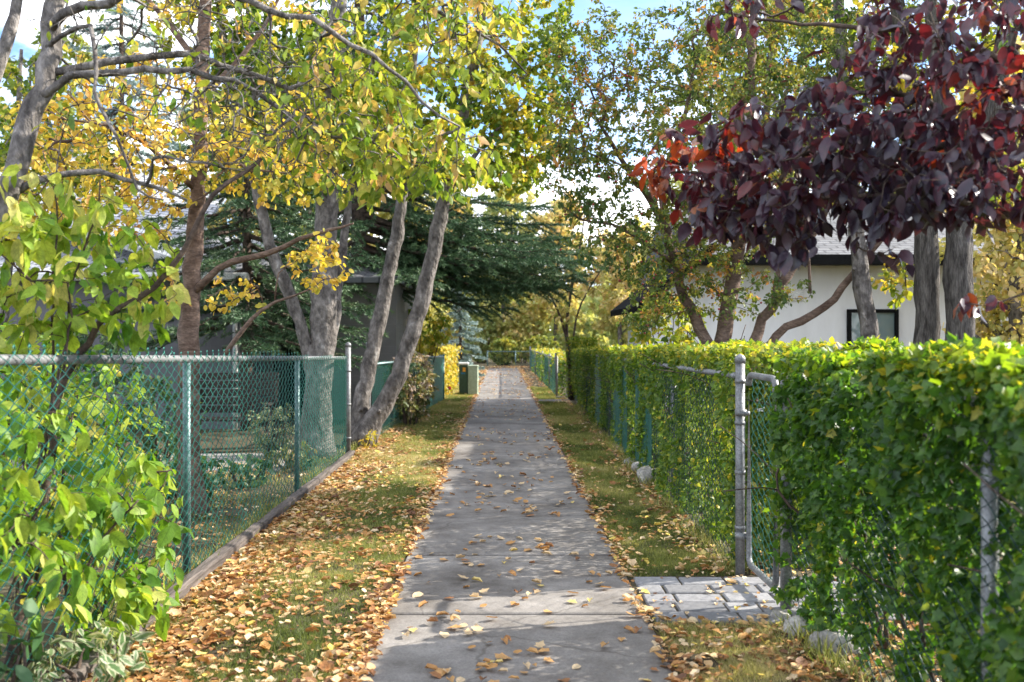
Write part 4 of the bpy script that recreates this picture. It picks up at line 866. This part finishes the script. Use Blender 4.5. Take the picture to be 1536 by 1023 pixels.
make_tree('maple_tree', 'pair of bare grey trunks leaning right over the verge from one foot', 'tree',
    [([(-2.03, 14.5, 0), at(560, 632, 14.6), at(592, 575, 14.6), at(625, 480, 14.6), at(648, 390, 14.6), at(664, 310, 14.6), at(690, 190, 14.6), at(720, 40, 14.6), at(745, -150, 14.6)], .135, .05),
     ([(-2.14, 14.75, 0), at(543, 600, 14.75), at(560, 520, 14.8), at(577, 440, 14.85), at(592, 370, 14.9), at(603, 300, 14.9), at(615, 190, 14.9), at(625, 0, 14.9)], .125, .045),
     ([at(664, 310, 14.6), at(700, 250, 14.3), at(750, 190, 14), at(790, 150, 13.8)], .05, .012)],
    [(at(640, 60, 14.4), (1.1, 1.1, 1.1), 330, .2), (at(740, 130, 14.2), (.75, .9, .8), 260, .2), (at(700, -60, 14.5), (1.2, 1.2, .9), 180, .2), (at(620, 210, 14.6), (.9, .8, .55), 170, .2), (at(700, 270, 14.3), (.5, .6, .3), 50, .2), (at(775, 225, 14), (.5, .8, .75), 230, .1), (at(820, 60, 14.2), (.5, .8, .8), 170, .1), (at(835, 190, 14.2), (.35, .7, .6), 80, .1)],
    M['bark_smooth'], (M['maple'], mt), group='grey stemmed trees at the fence corner')

spruce('spruce_tree', 'large dark spruce whose low boughs reach across the path', (-2.9, 20.4), 15, 2.9, M['needle'], 90, 2.7, .085, .018, 190, extra=[(3.45, -.04, 4.7), (3.2, -.30, 3.7), (3.8, .12, 4.3), (4.3, -.12, 4.3), (3.6, -.5, 3.4), (3.0, -.2, 2.6), (4.9, -.02, 3.8), (3.9, -.33, 4.1), (5.4, -.3, 3.4), (3.6, -.15, 4.4), (3.15, -.08, 3.3), (4.4, .2, 4.0), (3.3, .05, 3.9), (3.6, -.42, 3.9), (4.0, -.05, 4.5), (4.1, -.24, 4.6), (4.7, .1, 4.1), (3.4, -.2, 4.2)], trunk_r=.22, droopk=.32, lat=.40, wild=.35)
spruce('spruce_tree', 'pale blue spruce beyond the roof of the grey house', (-9.5, 25), 13, 3.0, M['needle_blue'], 90, 1.5, .12, .03, 110)
spruce('spruce_tree', 'green spruce standing beside the open garage doorway', (-4.3, 16.9), 8, 2.5, M['needle'], 95, 1.7, .08, .018, 170, trunk_r=.11)
spruce('spruce_tree', 'bushy pale blue spruce growing at the path edge past the utility boxes', (-1.35, 33), 5.2, .85, M['needle_blue'], 70, .15, .10, .03, 150, trunk_r=.08)

make_tree('leafy_tree', 'yellow green tree with slim grey stem between the arching tree and the grey house', 'tree',
    [([(-6.3, 12.5, 0), (-6.25, 12.5, 1.5), (-6.1, 12.5, 3.2), (-6.0, 12.5, 5.2)], .08, .02), ([(-6.2, 12.5, 2.0), (-5.7, 12.3, 2.9), (-5.2, 12.2, 3.4)], .035, .01), ([(-6.2, 12.5, 2.2), (-6.8, 12.3, 3.0), (-7.3, 12.2, 3.5)], .035, .01)],
    [((-6.2, 12.5, 4.0), (1.3, .9, 1.1), 330, .1), ((-6.9, 12.3, 3.3), (.7, .7, .5), 120, .1), ((-5.2, 12.3, 3.6), (.7, .7, .6), 120, .1)], M['bark_grey'], (M['maple'], dict(kind='round', size=.06, per=12, frac=.95, aspect=.75, tintf=lambda p: .6+.6*(vnoise(p[:, 0], p[:, 2], .5)-.5))))
# shrubs ------------------------------------------------------------------------------
def bush(name, label, c, r, n, mat, leafkw, stems=7, cat='shrub', bark='bark_dark', base=None, grow_kw={}, group=None):
    c = np.asarray(c, float); r = np.asarray(r, float); base = np.array([c[0], c[1], 0]) if base is None else np.array(base, float); limbs = []
    for i in range(stems):
        a = i*2.4; e = c+r*np.array([math.cos(a)*.6, math.sin(a)*.6, .3+N(.2)]); b0 = base+np.array([math.cos(a)*r[0]*.2, math.sin(a)*r[1]*.2, -.02]); limbs.append(([b0, (b0+e)/2+np.array([N(.03), N(.03), .1*r[2]]), e], .012+.008*r[2], .004))
    return make_tree(name, label, cat, limbs, [(c, r, n, .45)], M[bark], (mat, leafkw), group, dict(step=.08, tip=.0016, jit=.3, sag=.05, **grow_kw), cname='foliage')
dgt = lambda p: np.clip(.38+.24*np.clip((p[:, 2]-1.3)/.6, 0, 1)+.3*(vnoise(p[:, 1], p[:, 2], .3)-.5), 0, 1)
limbs = [([at(20, 1010, 4.9), at(85, 610, 5.0), at(140, 508, 5.0), at(162, 470, 5.0), at(235, 428, 5.0), at(285, 350, 5.0), at(318, 292, 5.0), at(392, 238, 5.1)], .026, .01),
         ([(-2.35, 5.0, 0), at(100, 540, 5.05), at(105, 430, 5), at(140, 330, 4.95), at(150, 270, 4.9)], .012, .004), ([(-2.4, 4.9, 0), at(70, 560, 5), at(72, 430, 4.95), at(80, 280, 4.9)], .010, .004),
         ([(-2.4, 4.7, 0), at(110, 480, 4.8), at(50, 420, 4.7), at(0, 380, 4.6)], .010, .004),
         ([(-2.3, 4.5, 0), (-2.15, 4.3, .6), (-1.9, 4.2, 1.0)], .012, .004), ([(-2.3, 5.2, 0), (-2.1, 5.1, .5), (-1.85, 5.1, .8)], .012, .004), ([(-2.3, 5.7, 0), (-2.1, 5.7, .5), (-1.9, 5.75, .85)], .012, .004), ([(-2.4, 4.0, 0), (-2.2, 3.9, .8), (-2.0, 3.9, 1.25)], .012, .004)]
make_tree('dogwood_shrub', 'tall yellow green shrub with large oval leaves pushing through the near green fence', 'shrub', limbs,
    [((-2.16, 4.4, .85), (.38, .8, .55), 170, .1), ((-2.10, 5.5, .6), (.32, .65, .50), 150, .1), (at(120, 390, 4.95), (.45, .45, .36), 85, .2), (at(40, 330, 4.8), (.3, .4, .25), 30, .2), (at(210, 400, 5.0), (.2, .3, .22), 20, .2), (at(170, 455, 5.0), (.34, .3, .2), 50, .1), (at(40, 470, 4.9), (.3, .3, .22), 45, .1), ((-2.4, 5.6, 1.0), (.35, .8, .45), 40, .2), ((-1.98, 5.2, .25), (.22, .6, .2), 70, .2)],
    M['bark_dark'], (M['dogwood'], dict(kind='big', size=.086, per=4.6, frac=.8, aspect=.52, droop=1.0, tintf=dgt, curl=.22, sizevar=.38, clump=.22)), grow_kw=dict(step=.08, tip=.0017, jit=.35, sag=.08))
bush('variegated_shrub', 'low shrub with white edged leaves in front of the near green fence', (-1.86, 4.5, .16), (.24, .52, .18), 130, M['varieg'], dict(kind='big', size=.066, per=4, frac=.8, aspect=.45, droop=.7, curl=.3, sizevar=.35), 6)
bush('leafy_plant', 'dark green leafy plant in the bottom corner by the variegated shrub', (-2.05, 4.0, .3), (.2, .3, .22), 60, M['yardplant'], dict(kind='big', size=.08, per=4, aspect=.6, droop=.4), 5, 'plant')
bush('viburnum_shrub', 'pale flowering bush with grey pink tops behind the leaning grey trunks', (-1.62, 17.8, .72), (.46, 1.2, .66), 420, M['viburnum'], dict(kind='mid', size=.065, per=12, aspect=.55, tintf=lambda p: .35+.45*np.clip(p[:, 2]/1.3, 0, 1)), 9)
bush('small_plant', 'small yellow green plant at the foot of the leaning grey trunks', (-1.86, 14.2, .14), (.14, .25, .13), 40, M['vine'], dict(kind='mid', size=.05, per=6, aspect=.6), 4, 'plant')
bush('overhanging_shrub', 'dark stemmed shrub with yellow fringe leaning over the green slatted fence', (-1.75, 22.2, 1.75), (.75, 1.3, .55), 190, M['maple'], dict(kind='mid', size=.09, per=9, aspect=.6, droop=.8, tintf=lambda p: .6-.2*(p[:, 2]-1.5)), 8, base=(-1.9, 22.6, 0))
bush('variegated_shrub', 'pale cream leaved shrub in the shady yard behind the mid fence post', (-3.0, 13.2, .42), (.36, .35, .36), 100, M['varieg'], dict(kind='big', size=.07, per=6, aspect=.45, droop=.4), 6)
bush('garden_shrub', 'sunny yellow green shrub on the lawn behind the near green fence', (-4.3, 8.6, .9), (1.1, 1.0, .9), 320, M['dogwood'], dict(kind='mid', size=.085, per=9, aspect=.6), 9)
bush('sapling_shrub', 'tangle of thin stemmed yellow green saplings close behind the near green fence', (-2.75, 6.3, .85), (.45, 1.3, .75), 210, M['dogwood'], dict(kind='big', size=.075, per=6, frac=.9, aspect=.5, droop=.8, tintf=lambda p: .3+.5*(vnoise(p[:, 1], p[:, 2], .4)-.5)), 12)
bush('garden_shrub', 'round dark green shrub between the brown trunk and the bench', (-4.2, 12.2, .6), (.55, .5, .55), 200, M['yardplant'], dict(kind='mid', size=.06, per=12, aspect=.5), 7)
bush('garden_shrub', 'tall dark leafy shrub by the wall of the grey house', (-5.9, 13.9, .95), (1.0, .7, .95), 300, M['yardplant'], dict(kind='mid', size=.08, per=11, aspect=.6), 7)
for i, (x_, y_, lab, mat) in enumerate([(-3.1, 9.9, 'low leafy green plant on the yard bed nearest the brown trunk', 'yardplant'), (-2.75, 10.7, 'broad leafy green plant on the yard bed by the mid fence post', 'yardplant'), (-3.4, 10.9, 'dark leafy green plant in the yard bed farthest from the fence', 'yardplant'), (-2.5, 12.0, 'pinkish flowering low plant in the yard bed by the fence corner', 'viburnum')]):
    bush('bed_plant', lab, (x_, y_, .16), (.34, .34, .16), 55, M[mat], dict(kind='big', size=.085, per=6, aspect=.5, droop=.3), 5, 'plant', group='low plants in the yard bed')

# ================================================================ trees, right
ck = dict(kind='mid', size=.043, per=13, frac=.95, aspect=.62, droop=.5, tintf=lambda p: .48+.6*(vnoise(p[:, 0], p[:, 2]+p[:, 1], .6)-.5))
D = 11.
make_tree('crabapple_tree', 'many stemmed crabapple with red fruit spreading above the long hedge', 'tree',
    [([(2.35, D, 0), at(1066, 540, D), at(1028, 445, D), at(1013, 385, D), at(985, 315, 10.8), at(940, 250, 10.5), at(890, 170, 10.2)], .085, .012),
     ([(2.45, D, 0), at(1082, 540, D), at(1100, 420, D), at(1113, 330, D), at(1120, 180, D), at(1130, 20, D), at(1130, -150, D)], .11, .02),
     ([(2.6, D, 0), at(1125, 540, D), at(1163, 445, D), at(1212, 360, D), at(1262, 260, D), at(1310, 120, D)], .08, .02),
     ([(2.7, D, 0), at(1150, 525, D), at(1235, 462, 10.9), at(1290, 400, 10.7), at(1345, 330, 10.5)], .07, .02),
     ([at(1013, 390, D), at(990, 290, D), at(1020, 190, D), at(1055, 60, D)], .04, .01), ([at(1012, 400, D), at(940, 350, 10.7), at(870, 330, 10.4), at(845, 310, 10.3)], .022, .006),
     ([at(940, 250, 10.5), at(880, 225, 10.2), at(820, 210, 10)], .012, .004), ([at(1215, 440, 10.9), at(1212, 380, 10.9), at(1205, 330, 10.9)], .02, .008), ([at(1163, 445, D), at(1175, 330, D), at(1200, 200, D)], .03, .01)],
    [(at(1060, 390, 10.8), (.35, .5, .2), 40, .2), (at(1000, 150, 10.5), (.95, 1., 1.05), 620, .2), (at(1150, 80, D), (1.05, 1.1, 1.05), 640, .2), (at(1260, 190, D), (1., 1, 1.), 440, .2), (at(895, 130, 10), (.55, .7, .9), 190, .2), (at(1085, 320, 10.6), (.85, .8, .6), 330, .2), (at(950, 330, 10.5), (.85, .7, .65), 340, .2), (at(1120, 440, 10.8), (.7, .6, .3), 130, .2), (at(1000, 430, 11), (.5, .6, .4), 150, .2), (at(960, 480, 11), (.3, .4, .14), 30, .2), (at(1100, -150, D), (1.3, 1.0, .7), 90, .2), (at(870, 260, 10.2), (.4, .5, .5), 100, .2), (at(850, 90, 10), (.3, .4, .5), 60, .2), (at(845, 240, 10.2), (.3, .5, .45), 70, .2), (at(1330, 60, D), (.9, .9, .9), 240, .2)],
    M['bark_brown'], (M['crab'], ck), fruit=520, grow_kw=dict(sag=.05, jit=.5, tip=.0022))
make_tree('slender_tree', 'slim pale sunlit trunk standing in front of the black framed window', 'tree',
    [([(3.9, 10.6, 0), at(1306, 520, 10.6), at(1294, 430, 10.6), at(1288, 370, 10.6), at(1280, 280, 10.6), at(1268, 150, 10.6), at(1255, -50, 10.6), at(1250, -300, 10.6)], .105, .03), ([at(1290, 385, 10.6), at(1330, 330, 10.5), at(1365, 290, 10.3)], .035, .01)],
    [(at(1250, 0, 10.6), (.9, 1, .9), 80, .2), (at(1340, 200, 10.3), (.5, .5, .5), 60, .2)], M['bark_grey'], (M['crab'], ck))
make_tree('furrowed_tree', 'two thick furrowed grey trunks rising side by side behind the near hedge', 'tree',
    [([(4.58, 10, 0), at(1441, 520, 10), at(1439, 420, 10), at(1440, 320, 10), at(1470, 240, 9.9), at(1500, 100, 9.8), at(1530, -100, 9.7)], .165, .06), ([at(1440, 330, 10), at(1425, 230, 10), at(1405, 100, 10), at(1390, -100, 10)], .11, .04),
     ([(4.22, 10.3, 0), at(1390, 520, 10.3), at(1389, 400, 10.3), at(1386, 310, 10.3), at(1372, 200, 10.4), at(1350, 50, 10.5), at(1330, -150, 10.5)], .145, .05)],
    [(at(1420, 60, 10.2), (1.2, 1, .8), 170, .2), (at(1500, 250, 10.8), (.6, .7, .8), 110, .2), (at(1500, -150, 9.9), (1.3, 1.2, .8), 60, .2), (at(1350, -150, 10.4), (1.2, 1.0, .7), 50, .2), (at(1340, 420, 10.8), (.2, .3, .35), 26, .2)],
    M['bark_rough'], (M['maple'], dict(kind='round', size=.065, per=10, frac=.8, aspect=.75, droop=.5, tintf=lambda p: .62+.6*(vnoise(p[:, 0], p[:, 2], .5)-.5))))
make_tree('purple_tree', 'dark purple leaved tree with red and orange leaf tips hanging over the near hedge', 'tree',
    [([(3.45, 4.6, 0), (3.38, 4.6, 1.0), (3.2, 4.6, 1.9), (2.9, 4.65, 2.7), (2.6, 4.7, 3.5), (2.4, 4.7, 4.4)], .10, .03),
     ([(3.2, 4.6, 1.9), at(1640, 215, 4.5), at(1536, 190, 4.5), at(1400, 232, 4.5), at(1330, 208, 4.5), at(1200, 235, 4.6), at(1100, 255, 4.7), at(985, 262, 4.8)], .034, .004),
     ([(2.95, 4.65, 2.6), at(1500, 80, 4.4), at(1310, 42, 4.5), at(1200, 36, 4.6), at(1085, 18, 4.8)], .022, .004),
     ([(3.3, 4.6, 1.5), at(1600, 330, 4.2), at(1500, 318, 4.2), at(1380, 290, 4.2), at(1250, 290, 4.3), at(1130, 315, 4.5), at(1065, 318, 4.6)], .026, .004),
     ([(2.9, 4.65, 2.7), at(1480, -60, 4.2), at(1350, -100, 4.2)], .02, .006), ([at(1450, 220, 4.5), at(1380, 150, 4.3), at(1280, 130, 4.4), at(1200, 150, 4.4)], .016, .004),
     ([at(1600, 330, 4.2), at(1540, 440, 4.2), at(1480, 458, 4.25)], .008, .003), ([at(1250, 290, 4.3), at(1285, 350, 4.3), at(1282, 385, 4.3)], .006, .003)],
    [(at(1250, 225, 4.5), (.74, .6, .29), 360, .1), (at(1420, 120, 4.4), (.55, .6, .40), 250, .1), (at(1100, 245, 4.7), (.46, .5, .20), 120, .1), (at(1140, 315, 4.5), (.34, .4, .12), 130, .1), (at(1400, 290, 4.2), (.46, .4, .16), 180, .1), (at(1500, 230, 4.2), (.3, .4, .3), 100, .1), (at(1120, 22, 4.7), (.2, .3, .06), 14, .1), (at(1420, -100, 4.5), (.8, .7, .35), 110, .1), (at(1470, 455, 4.25), (.10, .1, .02), 5, .1), (at(1180, 365, 4.4), (.12, .2, .10), 34, .1), (at(1050, 310, 4.7), (.12, .2, .10), 26, .1), (at(1300, 330, 4.3), (.12, .2, .08), 22, .1), (at(1280, 385, 4.3), (.05, .08, .03), 5, .1), (at(1340, 380, 4.3), (.1, .1, .03), 6, .1)],
    M['bark_dark'], (M['purple'], dict(kind='big', size=.074, per=4.0, frac=.9, aspect=.53, droop=1.0, clump=.2, sizevar=.25, curl=.2, tintf=lambda p: .34+.40*np.clip((1.55-p[:, 0])/.8, 0, 1)+.55*(vnoise(p[:, 0], p[:, 2], .25)-.5))), grow_kw=dict(step=.08, tip=.0026, jit=.4, sag=.08))

# thin roadside tree by the far gate
make_tree('young_tree', 'slim dark stems with sparse yellow leaves by the far end of the long hedge', 'tree',
    [([(1.72, 24.6, 0), at(852, 520, 24.6), at(838, 470, 24.6), at(815, 425, 24.4), at(790, 395, 24.2)], .05, .01), ([(1.75, 24.7, 0), at(850, 500, 24.7), at(856, 440, 24.7), at(870, 370, 24.7), at(880, 300, 24.7)], .05, .012), ([(1.78, 24.7, 0), at(862, 490, 24.7), at(885, 430, 24.7), at(920, 380, 24.6)], .035, .01)],
    [(at(820, 430, 24.4), (.6, .8, .5), 70, .2), (at(890, 400, 24.7), (.9, .9, .8), 120, .2), (at(850, 470, 24.6), (.5, .5, .3), 40, .2)], M['bark_dark'], (M['bgyellow'], dict(kind='mid', size=.085, per=8, aspect=.65)))

bush('garden_shrub', 'bright green leafy sapling in front of the low dark eave of the white house', (2.2, 13.2, 1.8), (.5, .5, .42), 130, M['maple'], dict(kind='mid', size=.085, per=9, aspect=.75, droop=.6, tintf=lambda p: .5+0*p[:, 0]), 5, base=(2.2, 13.2, 0))
# ================================================================ background trees
def bgt(name, label, X, Y, h, r, mat, n=150, per=26, size=.16, low=.12, group='trees beyond the gardens', weep=False, tint0=.5):
    limbs = [([(X, Y, -.1), (X+N(.1), Y, h*.3), (X+N(.2), Y, h*.6), (X+N(.3), Y, h*.9)], .03*h**.8*.5+.05, .03)]
    for q in range(6):
        a = q*2.4+N(.3); z = h*U(.2, .6); limbs.append(([(X, Y, z), (X+math.cos(a)*r*.4, Y+math.sin(a)*r*.4, z+h*.12), (X+math.cos(a)*r*.75, Y+math.sin(a)*r*.75, z+h*.2)], .05, .015))
    blobs = []
    for q in range(9):
        a = q*2.4; f = (q+.5)/9; zc = h*(low+.12+(.80-low)*f); rr = r*(.75 if f > .25 else .6)*math.sqrt(max(.1, 1-((f-.4)/.75)**2)); blobs.append(((X+math.cos(a)*rr*.6, Y+math.sin(a)*rr*.6, zc), (rr*.65, rr*.65, h*.13), int(n*1.4)//9, .2))
    kw = dict(kind='mid' if Y < 40 else 'small', size=size*1.1, per=per*1.6, frac=.9, aspect=.7, droop=1.2 if weep else .5, jitter=.10, clump=.2, tintf=lambda p: tint0+.7*(vnoise(p[:, 0]+p[:, 1], p[:, 2], 1.4)-.5))
    return make_tree(name, label, 'tree', limbs, blobs, M['bark_grey'], (mat, kw), group, dict(step=.5, tip=.006, jit=.4, sag=-.25 if weep else .05, sides=4))
bgt('leafy_tree', 'broad yellow green tree filling the gap behind the white house roof', 6.4, 24.6, 12, 3.1, M['bgtree'], 400, 26, .12, tint0=.6)
bgt('leafy_tree', 'golden orange leaved tree beyond the brick end of the white house', 11.5, 24, 9, 3.0, M['bgyellow'], 260, 24, .15, tint0=.5)
bgt('leafy_tree', 'bright yellow bush like tree between the furrowed trunks and the white house', 7.6, 14.6, 4.6, 1.3, M['bgyellow'], 150, 24, .09, tint0=.45)
bgt('leafy_tree', 'pale yellow leaved tree over the far end of the long hedge', 5.6, 47, 7.0, 2.4, M['bgyellow'], 220, 22, .17, tint0=.55)
bgt('leafy_tree', 'weeping pale green tree at the very end of the path', .2, 58, 11.5, 2.9, M['bgpale'], 260, 22, .2, weep=True, tint0=.45)
bgt('leafy_tree', 'straw yellow tree right of the weeping pale green one at the path end', 3.0, 56, 9.6, 2.7, M['bgyellow'], 240, 20, .2, tint0=.6)
bgt('leafy_tree', 'dull green tree left of the weeping pale green one at the path end', -3.2, 60, 10, 3.0, M['bgtree'], 220, 22, .2)
bgt('leafy_tree', 'yellow leaved tree beyond the pale blue spruce at the path edge', -3.6, 40, 9.5, 2.6, M['bgyellow'], 220, 22, .17)
bgt('leafy_tree', 'tall green tree behind the large dark spruce', -6.5, 33, 12, 3.2, M['bgtree'], 240, 24, .17)
bgt('leafy_tree', 'golden tree standing behind the open garage', -9.5, 36, 11, 3.2, M['bgyellow'], 200, 22, .18)
bgt('leafy_tree', 'green tree beyond the grey house at the edge of the view', -16, 34, 12, 4.0, M['bgtree'], 240, 22, .2)
bgt('leafy_tree', 'large green tree behind the golden orange one', 25, 44, 13, 4.5, M['bgtree'], 240, 22, .22)
bgt('leafy_tree', 'light green tree right of the yellow leaved one over the hedge end', 9.5, 50, 10, 3.2, M['bgpale'], 220, 22, .2)
tb_ = MB(); n = 34000; x_ = U(-70, 80, n); y_ = U(70, 84, n); top = 5.5+5*vnoise(x_, y_*0, 5)-2.5*np.exp(-((x_-5)/4)**2); z_ = top*RNG.random(n)**1.15
tb_.leaves('mid', np.stack([x_, y_, z_], 1), RNG.normal(size=(n, 3)), nrm(RNG.normal(size=(n, 3))+[0, -.6, .5]), .75*U(.6, 1.3, n), .55, np.clip(.15+.8*vnoise(x_, z_, 3)+N(.15, n), 0, 1)); tag(tb_.build('distant_woods', M['bgpale']), kind='stuff')
bush('garden_shrub', 'green shrub behind the low fence where the path ends', (.15, 51.5, .7), (.8, .7, .75), 260, M['bgtree'], dict(kind='mid', size=.14, per=14, aspect=.5), 7)
bush('garden_shrub', 'mid green rounded shrub right of the low end fence shrub, the bigger of the two', (2.0, 51.2, .8), (1.1, .7, .8), 240, M['bgtree'], dict(kind='mid', size=.14, per=12, aspect=.6), 7)
for (x_, y_, z_, r_, mt_, lab) in ((-3.4, 53, 1.3, 1.5, 'bgyellow', 'sunny yellow shrub left of the low fence at the path end'), (4.4, 54, 1.4, 1.5, 'bgpale', 'pale green shrub right of the low fence at the path end'), (1.1, 55.5, 1.7, 1.3, 'bgyellow', 'golden shrub rising behind the low fence at the path end'), (-1.1, 56, 1.8, 1.2, 'bgpale', 'pale shrub in the gap behind the blue spruce at the path end')):
    bush('garden_shrub', lab, (x_, y_, z_), (r_, 1., z_), 330, M[mt_], dict(kind='small', size=.2, per=14, aspect=.65), 7)
f3 = thing('wire_fence', 'low dark green fence crossing the end of the path', 'fence', (.8, 50, 0))
m = MB(); chain_link(m, (-.7, 50), (2.1, 50), .05, .72, .72, .11, .009, 3); m.build('wire_mesh', M['dark_wire'], f3)
m = MB(); pipe(m, (-.7, 50, .74), (2.1, 50, .74), .02); m.build('top_rail', M['green_rail'], f3)
for xx in (-.7, .7, 2.1):
    m = MB(); pipe(m, (xx, 50.03, -.1), (xx, 50.03, .78), .03); m.build('post', M['green_rail'], f3)
